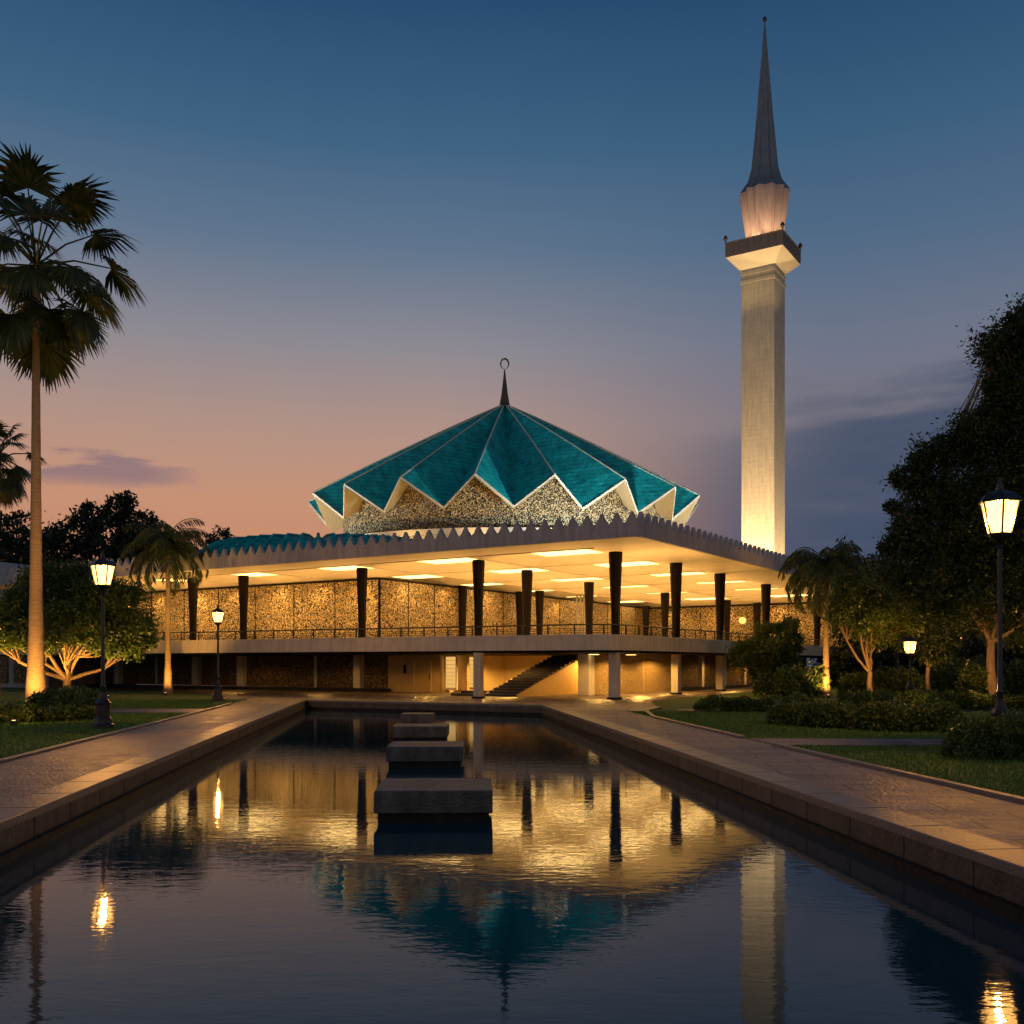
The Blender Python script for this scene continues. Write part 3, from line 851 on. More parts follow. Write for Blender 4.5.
# ------------------------------------------------------------------ pool blocks
BD = math.atan2(-.1035, 1)
blk = [(431.5, 15.8, .94, 'nearest and largest-looking square stone block standing in the pool'), (423.5, 24.3, .94, 'second nearest square stone block in the pool, right behind the front one'),
       (418.8, 32.3, .90, 'third square stone block along the pool centreline'), (416.5, 40.5, .66, 'smallest farthest stone block near the far pool edge')]
for px, Y, hw, lab in blk:
    x = (px - 512) / F * Y
    e = empty('stone_block', (x, Y + hw, WZ), R(5.5) if False else 0, label=lab, cat='stone block', group='square stone blocks standing in a row in the pool')
    b = MB(); b.box(-hw, -hw, .15, hw, hw * .9, .515); b.build('slab', M['block'], e, bevel=.02)
    b = MB(); b.box(-hw + .06, -hw + .06, -.85, hw - .06, hw * .9 - .06, .148); b.build('base', M['stone_dark'], e)
    e.rotation_euler.z = 0.03


# ------------------------------------------------------------------ street lamps
def lamp_post(x, y, ph, sc, label):
    """ph = height of the lantern's middle"""
    e = empty('street_lamp', (x, y, -.01), R(14), label=label, cat='street lamp', group='black lantern street lamps in the gardens')
    b = MB()
    b.lathe([(.36, 0), (.36, .12), (.30, .16), (.28, .30), (.23, .36), (.23, .75), (.26, .80), (.17, .92), (.13, 1.0), (.11, 1.15)], n=8, ph=R(22))
    b.build('base', M['iron'], e)
    lb = ph - .46 * sc
    b = MB(); b.lathe([(.075, 1.1), (.075, 1.3), (.095, 1.33), (.06, 1.4), (.05, lb - .25), (.09, lb - .22), (.05, lb - .16), (.12 * sc, lb - .02)], n=12); b.build('pole', M['iron'], e, smooth=True)
    lt = MB(); hN = 6
    z0, z1 = lb + .1 * sc, lb + .68 * sc; r0, r1 = .2 * sc, .34 * sc
    lt.lathe([(.10 * sc, lb - .04), (.20 * sc, lb + .03 * sc), (.23 * sc, lb + .1 * sc)], n=hN)
    lt.lathe([(.39 * sc, z1), (.40 * sc, z1 + .03 * sc), (.30 * sc, z1 + .15 * sc), (.16 * sc, z1 + .21 * sc), (.07 * sc, z1 + .24 * sc), (.06 * sc, z1 + .34 * sc), (.015, z1 + .48 * sc)], n=hN)
    for i in range(hN):
        a = 2 * math.pi * i / hN
        lt.tube([((r0 + .02) * math.cos(a), (r0 + .02) * math.sin(a), z0), ((r1 + .02) * math.cos(a), (r1 + .02) * math.sin(a), z1)], .022 * sc, 5)
    lt.build('lantern_frame', M['iron'], e)
    gl_ = MB(); gl_.lathe([(r0, z0 + .01), (r1 - .01, z1 - .005)], n=hN); gl_.build('lantern_glass', M['lantern'], e)
    lamp('POINT', 'lantern_light', (x, y, (z0 + z1) / 2), 780 * sc, (1, .50, .14), size=.08)
    return e
p = gpos(103, 728); lamp_post(p[0], p[1], 2 + (YH - 573) * p[1] / F, 1.02, 'black lantern lamp standing beside the left lawn kerb, in front of the round tree')
p = gpos(218, 701.5); lamp_post(p[0], p[1], 2 + (YH - 616) * p[1] / F, 0.9, 'black lantern lamp in front of the mosque, right of the slim palm')
lamp_post((1000 - 512) / F * 25, 25, 2 + (YH - 514) * 25 / F, 1.32, 'large bright lantern lamp at the right frame edge, high above the hedges')
lamp_post((910 - 512) / F * 52, 52, 2 + (YH - 646) * 52 / F, 1.0, 'small lit lantern lamp among the bushes between two forked trees')


def glow(x, y, z, e, ax, ay, az, label, spot=75):
    """ground spotlight: housing, bright lens and its light"""
    t = empty('spotlight', (x, y, 0), 0, label=label, cat='spotlight', group='ground spotlights lighting trees and shrubs')
    b = MB(); b.lathe([(.09, 0), (.12, .05), (.12, .17)], n=10); b.build('housing', M['iron'], t)
    b = MB(); b.lathe([(.06, .171), (.06, .18)], n=10); b.build('lens', M['lampspot'], t)
    lamp('SPOT', 'spot_beam', (x, y, z), e, (1, .47, .09), (ax, ay, az), size=.08, spot=spot, blend=.8)


# ------------------------------------------------------------------ vegetation
def unit(v): return v / (np.linalg.norm(v, axis=-1, keepdims=True) + 1e-9)
def leaves(C, D, size, ratio=.42, curl=0):
    n = len(C); Wd = unit(np.cross(D, rng.normal(size=(n, 3))))
    s = size[:, None]
    V = np.stack([C - D * s * .5, C + Wd * s * ratio * .5, C + D * s * .5, C - Wd * s * ratio * .5], 1)
    return V
def clump_pts(c, r, n, sub=26, sig=.2):
    c = np.array(c, float); r = np.array(r, float) * np.ones(3)
    d = unit(rng.normal(size=(sub, 3))); rad = .45 + .55 * rng.random((sub, 1)) ** .6
    sc = d * rad
    idx = rng.integers(0, sub, n)
    P = sc[idx] + rng.normal(size=(n, 3)) * sig * (.7 + .6 * rng.random((sub, 1)))[idx]
    Dn = unit(P + rng.normal(size=(n, 3)) * .9 + np.array([0, 0, -.25]))
    return c + P * r, Dn, c + sc * r
def tree(name, base, crowns, label, cat, leaf, size, dens, trunk_r, fork=None, mat=None, group=None, trunkmat=None, limbs=True, sub=26, sig=.2):
    """base xyz; crowns list of (centre, radius); dens = leaves per clump at radius 1"""
    e = empty(name, base, 0, label=label, cat=cat, group=group)
    base = np.array(base, float)
    Cs = []; Ds = []; tips = []
    for c, r in crowns:
        rr_ = float(np.mean(np.array(r) * np.ones(3)))
        n = int(dens * rr_ ** 2)
        P, Dn, sc = clump_pts(c, r, n, sub, sig); Cs.append(P); Ds.append(Dn); tips.append((np.array(c, float), sc))
    C = np.concatenate(Cs) - base; D = np.concatenate(Ds)
    k = C[:, 2] > .05; C = C[k]; D = D[k]
    quads('crown', leaves(C, D, size * (.6 + .8 * rng.random(len(C)))), leaf, e)
    t = MB(); fk = np.array(fork, float) - base if fork is not None else np.array([0, 0, 1.])
    t.tube([(0, 0, -.1), fk * .15 + np.array([trunk_r * .3, 0, 0]), fk * .6 + np.array([-trunk_r * .3, 0, 0]), fk], [trunk_r * 1.5, trunk_r * 1.1, trunk_r * .95, trunk_r * .85], 9)
    if limbs:
        k_ = max(1, len(tips) // 6) if len(tips) > 11 else 1
        prim = []
        for n_, (c, sc) in enumerate(tips):
            c = c - base
            if n_ % k_ == 0:
                st_ = fk - np.array([0, 0, trunk_r * .5]); rl_ = trunk_r * .5
            else:
                st_ = min(prim, key=lambda p_: np.linalg.norm(p_ - c)); rl_ = trunk_r * .28
            mid = st_ + (c - st_) * .5 + rng.normal(size=3) * .10 * np.linalg.norm(c - st_)
            t.tube([st_, st_ + (mid - st_) * .5 + rng.normal(size=3) * .05 * np.linalg.norm(mid - st_), mid, c], [rl_, rl_ * .85, rl_ * .7, rl_ * .4], 6)
            if n_ % k_ == 0: prim += [mid, c]
            for s_ in sc[:: max(1, len(sc) // 9)]:
                s_ = s_ - base
                m2 = mid + (s_ - mid) * .5 + rng.normal(size=3) * .07 * np.linalg.norm(s_ - mid)
                t.tube([mid, m2, s_], [rl_ * .4, rl_ * .28, rl_ * .1], 5)
    t.build('trunk', trunkmat or M['trunk'], e, smooth=True)
    return e
def at(px, py, Y): return pos(px, py, Y)
def cl(Y, lst):
    """crown clumps from picture places at depth Y: (px, py, radius px, depth offset)"""
    out = []
    for q_ in lst:
        px, py, r = q_[:3]; dy = q_[3] if len(q_) > 3 else 0; fl = q_[4] if len(q_) > 4 else .85
        Yd = Y + dy; rr_ = r * Yd / F
        out.append((at(px, py, Yd), (rr_, rr_, rr_ * fl)))
    return out

# round tree on the left lawn, lit from below
Yt = 58.
base = gpos(68, 697)
Yt = base[1]
tree('broadleaf_tree', base, cl(Yt, [(20, 620, 34, 0, .8), (60, 600, 36, 1, .8), (100, 605, 36, 0, .8), (130, 632, 27, 0, .8), (70, 628, 30, -2.2, .7), (30, 636, 26, -1.5, .7), (108, 640, 22, -1.5, .7), (45, 590, 26, 2, .8), (-15, 625, 30, 1, .8), (85, 585, 24, 1, .8)]),
     'wide round-crowned tree with pale forked trunk, glowing from below, left of the terrace', 'tree', M['leaf'], .26, 2800, .26, fork=at(68, 678, Yt))
glow(base[0] + .4, base[1] - 3.2, .3, 2200, base[0], base[1] + .5, 6, 'ground spotlight under the round-crowned tree on the left', 110)
glow(base[0] + 3.6, base[1] - 2.8, .3, 1900, base[0] + 3, base[1] + .3, 6, 'added ground spotlight brightening the crown right of the round-crowned tree trunk', 110)  # side spot added to brighten the crown
glow(base[0] - 3.4, base[1] - 2.5, .3, 4200, base[0] - 3, base[1] + .5, 6, 'added ground spotlight brightening the crown left of the round-crowned tree trunk', 110)  # second added side spot for a brighter crown

# big fan palm
def fan_palm(base, topz, cr, r0, r1, nf, seed, label, blade=1.0, group='fan palms'):
    rg = np.random.default_rng(seed)
    e = empty('fan_palm', base, 0, label=label, cat='palm tree', group=group)
    t = MB(); hgt = topz - base[2]
    prof = []
    for k in range(26):
        f = k / 25; r = r0 * .62 + (r1 - r0 * .62) * min(1, f * 1.15) + r0 * .38 * math.exp(-f * 9)
        prof.append((r * (1 + (.035 if k % 2 else 0)), f * hgt))
    t.lathe(prof, n=14); t.build('trunk', M['palmtrunk'], e, smooth=True)
    Vs = []; pet = MB()
    for i in range(nf):
        az = i * 2.39996 + rg.random() * .4; f = (i + .5) / nf
        el = R(84 - 150 * f ** .9 + rg.normal() * 7)
        Lp = cr * (.48 + .20 * rg.random())
        d = np.array([math.cos(az) * math.cos(el), math.sin(az) * math.cos(el), math.sin(el)])
        p0 = np.array([0, 0, hgt - .1]); p2 = p0 + d * Lp + np.array([0, 0, -.10 * Lp * math.cos(el)]); p1 = p0 + d * Lp * .5 + np.array([0, 0, .04 * Lp])
        pet.tube([p0, p1, p2], [.07, .05, .035], 5)
        # fan plane: forward d (drooping), side s
        fd = unit(d + np.array([0, 0, -.55 * math.cos(el) - .1])); s = unit(np.cross(fd, [0, 0, 1.]) + rg.normal(size=3) * .15); s = unit(s - fd * (s @ fd)); up = np.cross(s, fd)
        nl = 44; Bl = cr * .42 * blade
        for k in range(nl):
            a = R(-110 + 220 * (k + .5) / nl)
            dr = unit(fd * math.cos(a) + s * math.sin(a) + up * (-.05 - .12 * rg.random()))
            ln_ = Bl * (.82 + .22 * rg.random()) * (1 - .22 * abs(a) / 2.2)
            side = unit(np.cross(dr, up)); wd = .5 * ln_ * .085
            A = p2; Bq = p2 + dr * ln_ * .62; dd = unit(dr + np.array([0, 0, -.45 - .35 * rg.random()])); Cq = Bq + dd * ln_ * .45
            Vs.append([A - side * .01, A + side * .01, Bq + side * wd, Bq - side * wd])
            Vs.append([Bq - side * wd, Bq + side * wd, Cq + side * .012, Cq - side * .012])
    pet.build('leaf_stalks', M['frond'], e)
    quads('fronds', np.array(Vs), M['frond'], e)
    return e
b0 = gpos(36, 702.5)
fan_palm(b0, 2 + (YH - 264) * b0[1] / F, 110 * b0[1] / F, .56, .17, 33, 3, 'very tall fan palm with thick lit trunk at the left of the picture')
glow(b0[0] + .6, b0[1] - 2.4, .2, 2600, b0[0], b0[1], 3.2, 'ground spotlight at the foot of the tall fan palm', 110)
glow(b0[0] + 3.2, b0[1] - 5.0, .2, 4200, b0[0], b0[1], 17, 'ground spotlight aimed high up the tall fan palm', 60)
b1 = np.array([(-4 - 512) / F * 66, 66, 0.])
fan_palm(b1, 2 + (YH - 458) * .066, 50 * .066, .3, .16, 22, 5, 'shorter fan palm cut off by the left frame edge')

def feather_palm(base, topz, cr, r0, nf, seed, label, droop=1.0):
    rg = np.random.default_rng(seed)
    e = empty('feather_palm', base, 0, label=label, cat='palm tree')
    hgt = topz - base[2]; t = MB()
    t.lathe([(r0 * (1.25 - .1 * k if k < 4 else .85 - .018 * k) * (1 + .04 * (k % 2)), hgt * k / 19) for k in range(20)], n=12)
    t.build('trunk', M['palmtrunk'], e, smooth=True)
    Vs = []; pt = MB()
    for i in range(nf):
        az = i * 2.39996 + rg.random() * .3; f = (i + .5) / nf
        el = R(84 - 100 * f + rg.normal() * 5); L_ = cr * (1.0 + .12 * rg.random())
        d = np.array([math.cos(az), math.sin(az)])
        pts = []; p_ = np.array([0, 0, hgt - .1]); a = el; nsg = 11
        for k in range(nsg + 1):
            pts.append(p_.copy()); st_ = L_ / nsg * 1.2
            p_ = p_ + np.array([d[0] * math.cos(a), d[1] * math.cos(a), math.sin(a)]) * st_
            a -= R(8.5 + 8 * (k / nsg)) * droop
        pt.tube(pts, [.05 - .0035 * k for k in range(nsg + 1)], 4)
        for k in range(1, nsg * 4):
            q_ = k / 4; i0 = int(q_); fr_ = q_ - i0
            P = pts[i0] * (1 - fr_) + pts[min(i0 + 1, nsg)] * fr_
            tg = unit(pts[min(i0 + 1, nsg)] - pts[i0]); s = unit(np.cross(tg, [0, 0, 1.])); 
            ll = cr * .30 * math.sin(math.pi * (.12 + .80 * q_ / nsg)) + .1
            for sg in (-1, 1):
                dd = unit(s * sg * .75 + tg * .55 + np.array([0, 0, -.55 - .4 * rg.random()]) + rg.normal(size=3) * .1)
                w_ = .04 * cr / 3; sd = unit(np.cross(dd, rg.normal(size=3))) * w_
                m_ = P + dd * ll * .5
                Vs.append([P, m_ + sd, P + dd * ll + np.array([0, 0, -.12 * ll]), m_ - sd])
    pt.build('leaf_stalks', M['frond'], e); quads('fronds', np.array(Vs), M['frond'], e)
    return e
b2 = gpos(168, 694.5)
feather_palm(b2, 2 + (YH - 547) * b2[1] / F, 2.9 * b2[1] / 67, .25, 34, 11, 'slim feather palm with lit trunk before the left end of the terrace')
glow(b2[0] + .45, b2[1] - 1.8, .2, 1300, b2[0], b2[1], 3.2, 'ground spotlight at the foot of the slim palm on the left lawn', 110)
b3 = gpos(826, 697)
feather_palm(b3, 2 + (YH - 570) * b3[1] / F, 2.9, .24, 42, 21, 'feather palm with drooping fronds and lit trunk right of the mosque', 1.12)
glow(b3[0] - .3, b3[1] - 1.4, .2, 1900, b3[0], b3[1], 2.6, 'ground spotlight at the foot of the palm right of the mosque', 110)

lamp('SPOT', 'crown_fill', (b2[0] + 2, b2[1] - 4, .3), 2600, (1, .55, .12), (b2[0], b2[1], 9), size=.1, spot=45, blend=.8)  # spot without fixture, added to warm the slim palm's fronds
# dark trees behind the left wing
bgl = [
    (104, [(10, 530, 20), (-15, 545, 30), (30, 548, 22)], 8, 'dark tree mass behind the left frame edge', 'far'),
    (112, [(75, 535, 26), (55, 555, 28), (100, 560, 26), (90, 520, 18)], 75, 'dark broad tree behind the left wing, between two palms', 'far'),
    (118, [(120, 508, 15), (128, 498, 9), (112, 530, 24), (140, 540, 22), (125, 560, 28), (148, 520, 12)], 125, 'tallest dark tree behind the left wing', 'far'),
    (125, [(222, 540, 12), (212, 545, 8), (235, 545, 8)], 222, 'small dark tree showing above the left parapet', 'far'),
    (110, [(30, 580, 30), (70, 590, 30), (5, 600, 30)], 40, 'low dark tree behind the round-crowned tree', 'far'),
    (120, [(175, 560, 20), (185, 570, 20)], 180, 'dark tree behind the slim palm crown', 'far'),
]
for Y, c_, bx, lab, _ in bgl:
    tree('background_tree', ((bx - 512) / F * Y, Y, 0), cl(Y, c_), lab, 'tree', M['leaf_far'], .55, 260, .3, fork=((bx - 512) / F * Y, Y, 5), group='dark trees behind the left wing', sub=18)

# right-hand garden
Yb = 46.
bb = np.array([(993 - 512) / F * Yb, Yb, 0.])
big = [(1012, 345, 30), (1022, 385, 32), (1040, 340, 40), (1000, 400, 16, 0), (1018, 322, 11), (992, 362, 8), (995, 385, 11),
       (965, 440, 28), (935, 462, 25), (1010, 450, 34), (908, 478, 15), (925, 500, 24), (960, 500, 32), (1000, 510, 36), (1040, 500, 44),
       (893, 508, 8), (915, 530, 22), (900, 545, 16), (945, 545, 30), (990, 560, 32), (1035, 570, 40), (885, 548, 7), (1000, 425, 22), (1008, 402, 24), (1020, 420, 28), (985, 420, 14), (895, 578, 18), (925, 582, 26), (960, 592, 28), (1012, 600, 34), (985, 580, 28), (940, 612, 20), (1040, 620, 34)]
tree('broadleaf_tree', bb, cl(Yb, big), 'huge dark spreading tree with forked trunk filling the right side', 'tree', M['leaf_dark'], .19, 3900, .20, fork=at(991, 640, Yb), sub=34, sig=.24)
glow(bb[0] - 1.5, bb[1] - 3.5, .3, 800, bb[0], bb[1], 6, 'ground spotlight under the huge tree on the right', 120)
rt = [
    (56, [(858, 590, 22), (885, 600, 26), (870, 620, 24), (845, 615, 16), (900, 625, 20)], 870, 'dark leafy tree with lit forked trunk right of the palm', .15, 672, 'leaf', 688),
    (60, [(925, 600, 28), (945, 620, 28), (915, 630, 24), (935, 645, 20)], 928, 'tree with slim lit trunk behind the small lamp', .13, 668, 'leaf_dark', 690),
    (50, [(990, 600, 30), (1025, 610, 36), (965, 610, 24), (1000, 575, 30)], 1030, 'low spreading tree at the right frame edge', .22, 640, 'leaf_dark', 700),
    (66, [(768, 640, 22), (745, 655, 15), (785, 640, 17), (762, 668, 16), (790, 662, 12), (787, 625, 11)], 765, 'small leafy tree in front of the right end of the terrace', .2, 678, 'leaf', 690),
    (47, [(978, 678, 17, 0, .75), (968, 682, 10, 0, .75), (990, 682, 10, 0, .75)], 979, 'small clipped tree with lit round head behind the hedges', .12, 692, 'leaf', 703),
]
for Y, c_, bx, lab, tr_, fy, lf, by in rt:
    tree('garden_tree', ((bx - 512) / F * Y, Y, 0), cl(Y, c_), lab, 'tree', M[lf], .20, 3200, tr_, fork=at(bx, fy, Y), group='smaller trees of the right garden', sub=22)
glow((862 - 512) / F * 53, 53, .3, 900, (870 - 512) / F * 56, 56, 4.5, 'ground spotlight under the forked tree right of the palm', 110)
glow((924 - 512) / F * 57, 57, .3, 600, (928 - 512) / F * 60, 60, 4.5, 'ground spotlight under the slim tree behind the small lamp', 100)
glow((975 - 512) / F * 45, 45, .5, 300, (979 - 512) / F * 47, 47, 1.8, 'ground spotlight before the small clipped tree', 90)
# far tree belt on the right
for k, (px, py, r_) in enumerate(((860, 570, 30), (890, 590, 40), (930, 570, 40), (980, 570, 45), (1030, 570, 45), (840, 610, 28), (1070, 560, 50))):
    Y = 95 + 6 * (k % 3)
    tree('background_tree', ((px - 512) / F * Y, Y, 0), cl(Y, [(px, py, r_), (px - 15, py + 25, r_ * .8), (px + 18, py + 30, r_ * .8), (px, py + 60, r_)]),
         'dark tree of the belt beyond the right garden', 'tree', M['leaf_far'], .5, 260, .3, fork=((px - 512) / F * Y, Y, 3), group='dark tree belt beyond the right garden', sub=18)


def hedge(name, pts, w, h, label, cat, leaf=None, dens=900, size=.15, group=None, bumpy=.25):
    """row of clipped shrub foliage along the ground polyline pts"""
    pts = [np.array(p_, float)[:2] for p_ in pts]
    e = empty(name, (pts[0][0], pts[0][1], 0), 0, label=label, cat=cat, group=group)
    Cs = []; Ds = []
    for p_, q_ in zip(pts[:-1], pts[1:]):
        Ln = np.linalg.norm(q_ - p_); n = int(dens * (Ln * (w + 2 * h)) / 1.0)
        s = -.35 * w + rng.random(n) * (Ln + .7 * w)
        endf = np.clip(1 - np.maximum(0, np.maximum(-s, s - Ln)) / (.42 * w), .05, 1) ** .5
        th = rng.random(n) * math.pi
        lump = 1 + bumpy * (np.sin(s * 2.1 + p_[0]) * .5 + np.sin(s * 4.7 + 1.3) * .35 + np.sin(s * 9.1 + th * 3) * .25)
        rr_ = (.80 + .24 * rng.random(n)) * lump
        cx_ = np.sign(np.cos(th)) * np.abs(np.cos(th)) ** .6 * w / 2 * rr_ * endf; cz_ = np.abs(np.sin(th)) ** .6 * h * rr_ * endf * (rng.random(n) ** .15)
        d = (q_ - p_) / (Ln + 1e-9); nn_ = np.array([d[1], -d[0]])
        P = np.stack([p_[0] + d[0] * s + nn_[0] * cx_, p_[1] + d[1] * s + nn_[1] * cx_, cz_ * (.92 + .1 * rng.random(n))], 1)
        P += rng.normal(size=P.shape) * .04
        out = np.stack([nn_[0] * cx_, nn_[1] * cx_, cz_], 1)
        Cs.append(P); Ds.append(unit(unit(out) + rng.normal(size=P.shape) * .8))
    C = np.concatenate(Cs) - np.array([pts[0][0], pts[0][1], 0]); D = np.concatenate(Ds)
    k = C[:, 2] > .0
    quads('foliage', leaves(C[k], D[k], size * (.6 + .8 * rng.random(k.sum())), .5), leaf or M['leaf_hedge'], e)
    core = MB()  # added dark core, hidden in the foliage to stop light passing through
    cp = [np.array([*(p_ - pts[0]), h * .38]) for p_ in pts]
    cp[0] = cp[0] + unit(cp[1] - cp[0]) * w * .3; cp[-1] = cp[-1] + unit(cp[-2] - cp[-1]) * w * .3
    core.tube(cp, min(w * .28, h * .36), 7)
    core.build('light_block_core', M['core_dark'], e)
    return e
def row(py, a, b_, n=4, z=0): 
    return [gpos(a + (b_ - a) * i / (n - 1), py)[:2] for i in range(n)]
hedge('hedge', row(711, 712, 800), 2.0, .62, 'low dark hedge nearest the terrace, ending on the lawn', 'hedge', group='clipped hedges of the right garden')
hedge('hedge', [gpos(788, 724)[:2], gpos(840, 728)[:2], gpos(900, 731)[:2], gpos(948, 731)[:2]], 1.5, .78, 'long dark hedge running along the far side of the cross path', 'hedge', group='clipped hedges of the right garden', size=.12, dens=1200)
hedge('hedge', [gpos(975, 758)[:2], gpos(1030, 756)[:2], gpos(1110, 756)[:2]], 1.5, .95, 'nearest hedge at the right frame edge, lit on top', 'hedge', group='clipped hedges of the right garden', size=.085, dens=2400)
hedge('hedge', [gpos(856, 708)[:2], gpos(880, 710)[:2], gpos(930, 712)[:2]], 1.6, .75, 'taller bushy hedge around the foot of the small lamp', 'hedge', group='clipped hedges of the right garden', size=.16, bumpy=.4)
hedge('hedge', [gpos(925, 708)[:2], gpos(970, 709)[:2], gpos(1060, 710)[:2]], 1.6, .7, 'low hedge before the small clipped tree', 'hedge', group='clipped hedges of the right garden', size=.14, bumpy=.4)
hedge('shrub', [gpos(772, 696.5)[:2], gpos(790, 697)[:2], gpos(800, 696.5)[:2]], 2.8, 1.75, 'rounded shrub bank left of the palm right of the mosque', 'shrub', group='shrub banks', size=.22, bumpy=.4, dens=500)
hedge('shrub', [gpos(860, 696)[:2], gpos(885, 697)[:2], gpos(910, 697)[:2]], 3.0, 1.5, 'dark shrub bank right of the palm, below the forked tree', 'shrub', group='shrub banks', size=.22, bumpy=.45, dens=500)
hedge('shrub', [gpos(935, 694)[:2], gpos(980, 694)[:2], gpos(1060, 694)[:2]], 3.0, 2.0, 'dark shrub bank under the huge tree on the right', 'shrub', group='shrub banks', size=.22, bumpy=.45, dens=500)
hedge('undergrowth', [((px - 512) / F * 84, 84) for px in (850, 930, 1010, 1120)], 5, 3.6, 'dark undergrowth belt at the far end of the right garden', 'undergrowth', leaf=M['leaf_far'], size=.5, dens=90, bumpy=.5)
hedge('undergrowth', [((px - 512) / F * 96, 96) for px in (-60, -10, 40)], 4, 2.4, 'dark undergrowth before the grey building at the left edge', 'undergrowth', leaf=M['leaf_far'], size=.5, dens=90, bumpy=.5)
hedge('shrub', [gpos(-30, 722)[:2], gpos(20, 722)[:2], gpos(85, 720)[:2]], 1.7, .55, 'low leafy shrub bed at the foot of the tall fan palm', 'shrub', leaf=M['leaf'], size=.16, dens=700, bumpy=.45)
hedge('shrub', [gpos(50, 708)[:2], gpos(90, 710)[:2]], 1.9, .8, 'leafy shrub below the round-crowned tree trunk', 'shrub', leaf=M['leaf'], size=.16, dens=700, bumpy=.45)
p = gpos(24, 724); glow(p[0] + .1, p[1] - .9, .4, 60, p[0], p[1] + .6, .8, 'bright spotlight inside the low shrub bed on the left', 120)
p = gpos(905, 712); glow(p[0], p[1] - 1.6, .9, 70, p[0], p[1], 1.0, 'spotlight lighting the bushy hedge by the small lamp', 100)
p = gpos(985, 742); glow(p[0] - .2, p[1] + .2, 1.5, 50, p[0] + .6, p[1] - 1.5, 1.0, 'spotlight above the nearest hedge on the right', 120)


# ------------------------------------------------------------------ sky
wd = bpy.data.worlds.new('World'); S.world = wd; wd.use_nodes = True
nt = wd.node_tree; nt.nodes.clear(); L = nt.links.new
out = N(nt, 'ShaderNodeOutputWorld'); bg = N(nt, 'ShaderNodeBackground'); L(bg.outputs[0], out.inputs[0])
tc = N(nt, 'ShaderNodeTexCoord'); sx = N(nt, 'ShaderNodeSeparateXYZ'); L(tc.outputs['Generated'], sx.inputs[0])
def s2l(c): return tuple((v / 255 / 12.92) if v / 255 <= .04045 else ((v / 255 + .055) / 1.055) ** 2.4 for v in c) + (1,)
def ramp(stops, inp, interp='EASE'):
    r = N(nt, 'ShaderNodeValToRGB'); r.color_ramp.interpolation = 'LINEAR'; el = r.color_ramp.elements
    while len(el) < len(stops): el.new(.5)
    for e_, (p_, c_) in zip(el, stops): e_.position = p_; e_.color = s2l(c_)
    L(inp, r.inputs[0]); return r.outputs[0]
def math_(op, a, b=None, c=None, clamp=False):
    m = N(nt, 'ShaderNodeMath', operation=op); m.use_clamp = clamp
    for i, v in enumerate((a, b, c)):
        if v is None: continue
        if isinstance(v, (int, float)): m.inputs[i].default_value = v
        else: L(v, m.inputs[i])
    return m.outputs[0]
z = sx.outputs['Z']
az = math_('ARCTAN2', sx.outputs['X'], sx.outputs['Y'])
left = ramp([(0.0, (184, 120, 90)), (.10, (200, 138, 106)), (.16, (198, 146, 118)), (.22, (180, 146, 132)), (.30, (142, 138, 146)), (.38, (98, 118, 142)), (.46, (64, 100, 132)), (.56, (38, 74, 112)), (.8, (20, 50, 86)), (1, (14, 38, 70))], z)
right = ramp([(0.0, (60, 66, 84)), (.10, (72, 82, 104)), (.17, (92, 98, 116)), (.23, (122, 118, 130)), (.30, (108, 116, 136)), (.38, (80, 106, 134)), (.46, (58, 94, 126)), (.56, (36, 70, 108)), (.8, (20, 50, 86)), (1, (14, 38, 70))], z)
mxr = N(nt, 'ShaderNodeMapRange', interpolation_type='SMOOTHSTEP'); mxr.inputs[1].default_value = -.10; mxr.inputs[2].default_value = .34; L(az, mxr.inputs[0])
def mixc(f, a, b):
    m = N(nt, 'ShaderNodeMix', data_type='RGBA'); 
    if isinstance(f, (int, float)): m.inputs[0].default_value = f
    else: L(f, m.inputs[0])
    for i, v in ((6, a), (7, b)):
        if isinstance(v, tuple): m.inputs[i].default_value = v
        else: L(v, m.inputs[i])
    return m.outputs[2]
base_ = mixc(mxr.outputs[0], left, right)
# cloud noise stretched along the horizon
cv = N(nt, 'ShaderNodeCombineXYZ'); L(az, cv.inputs[0]); L(math_('MULTIPLY', z, 5.0), cv.inputs[1])
cn = N(nt, 'ShaderNodeTexNoise'); cn.inputs['Scale'].default_value = 4.2; cn.inputs['Detail'].default_value = 7; cn.inputs['Roughness'].default_value = .55; L(cv.outputs[0], cn.inputs['Vector'])
def sm(v, lo, hi):
    m = N(nt, 'ShaderNodeMapRange', interpolation_type='SMOOTHSTEP'); m.inputs[1].default_value = lo; m.inputs[2].default_value = hi
    L(v, m.inputs[0]); return m.outputs[0]
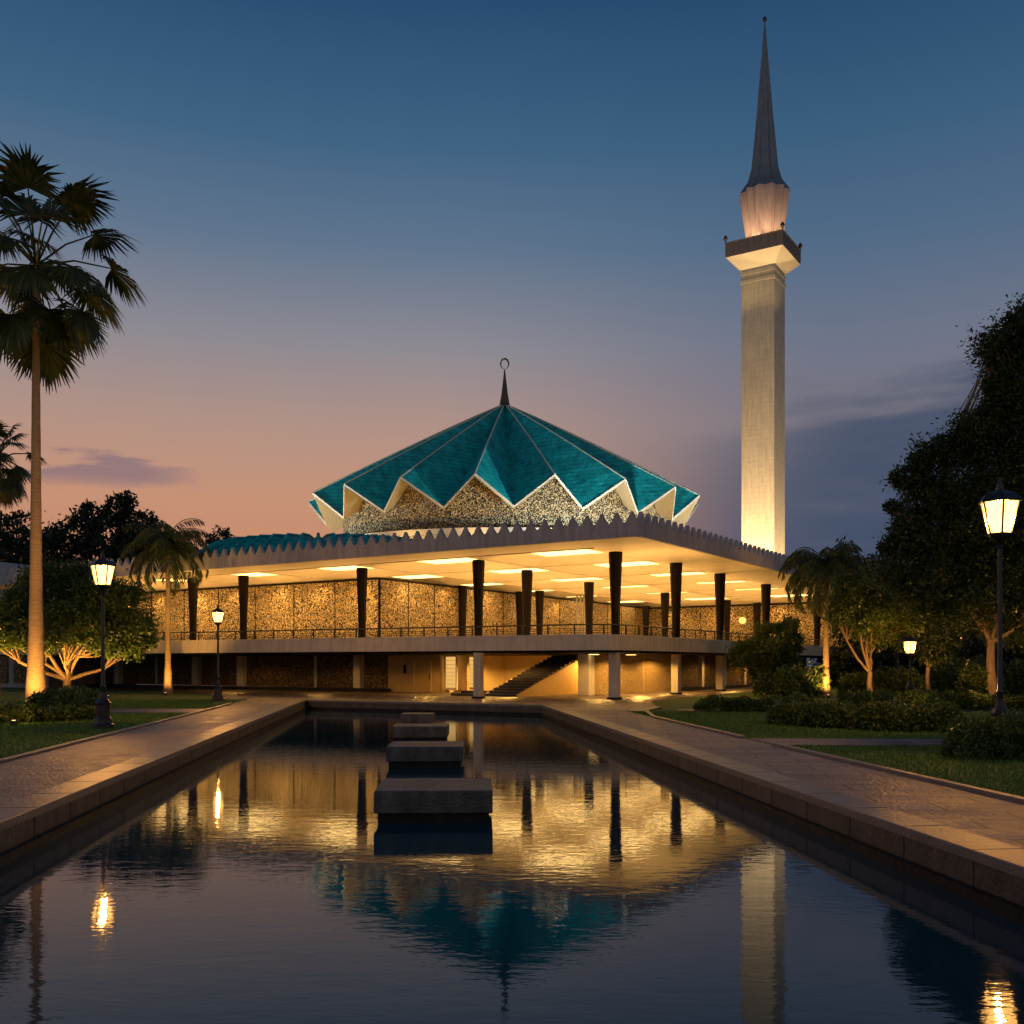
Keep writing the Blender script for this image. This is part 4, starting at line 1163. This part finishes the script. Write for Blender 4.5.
# bank: top edge height rises with azimuth
edge_ = math_('ADD', math_('MULTIPLY', az, .16), math_('MULTIPLY_ADD', cn.outputs['Fac'], .16, .115))
d_ = math_('SUBTRACT', edge_, z)
bank = math_('MULTIPLY', sm(d_, -.02, .035), sm(az, .13, .36))
base_ = mixc(math_('MULTIPLY', bank, .88), base_, s2l((66, 80, 104)))
# thin streaks low on the left
st1 = math_('MULTIPLY', sm(cn.outputs['Fac'], .53, .60), math_('MULTIPLY', sm(z, .155, .175), math_('SUBTRACT', 1, sm(z, .20, .225))))
st1 = math_('MULTIPLY', st1, math_('MULTIPLY', sm(az, -.50, -.45), math_('SUBTRACT', 1, sm(az, -.36, -.28))))
base_ = mixc(math_('MULTIPLY', st1, .6), base_, s2l((112, 100, 122)))
# faint high haze mottling
base_ = mixc(math_('MULTIPLY', sm(cn.outputs['Fac'], .5, .8), math_('MULTIPLY', math_('MULTIPLY', sm(az, .0, .25), .25), math_('SUBTRACT', 1, sm(z, .28, .38)))), base_, s2l((130, 118, 130)))
# the sky behind the camera: even, pale blue grey
bk = N(nt, 'ShaderNodeMapRange', interpolation_type='SMOOTHSTEP'); bk.inputs[1].default_value = .1; bk.inputs[2].default_value = -.5; L(sx.outputs['Y'], bk.inputs[0]); bk = bk.outputs[0]
base_ = mixc(bk, base_, ramp([(0, (142, 138, 138)), (.5, (118, 122, 134)), (1, (30, 56, 88))], z))
# below the horizon
base_ = mixc(sm(z, -.05, .0), s2l((20, 22, 24)), base_)
L(base_, bg.inputs[0]); bg.inputs[1].default_value = 1.0

# ------------------------------------------------------------------ camera and render
cam = bpy.data.cameras.new('camera'); co = bpy.data.objects.new('camera', cam); COL.objects.link(co)
co.location = (0, 0, H); co.rotation_euler = (R(90), 0, 0)
cam.sensor_width = 36; cam.lens = 36 * F / 1024; cam.shift_y = (YH - 512) / 1024; cam.clip_end = 4000; cam.clip_start = .1
S.camera = co
S.view_settings.view_transform = 'Standard'; S.view_settings.look = 'None'; S.view_settings.exposure = 0; S.view_settings.gamma = 1
S.cycles.use_denoising = True
S.cycles.max_bounces = 6; S.cycles.diffuse_bounces = 3; S.cycles.glossy_bounces = 4; S.cycles.transparent_max_bounces = 12
S.cycles.sample_clamp_indirect = 4
S.cycles.use_adaptive_sampling = True; S.cycles.adaptive_threshold = .01
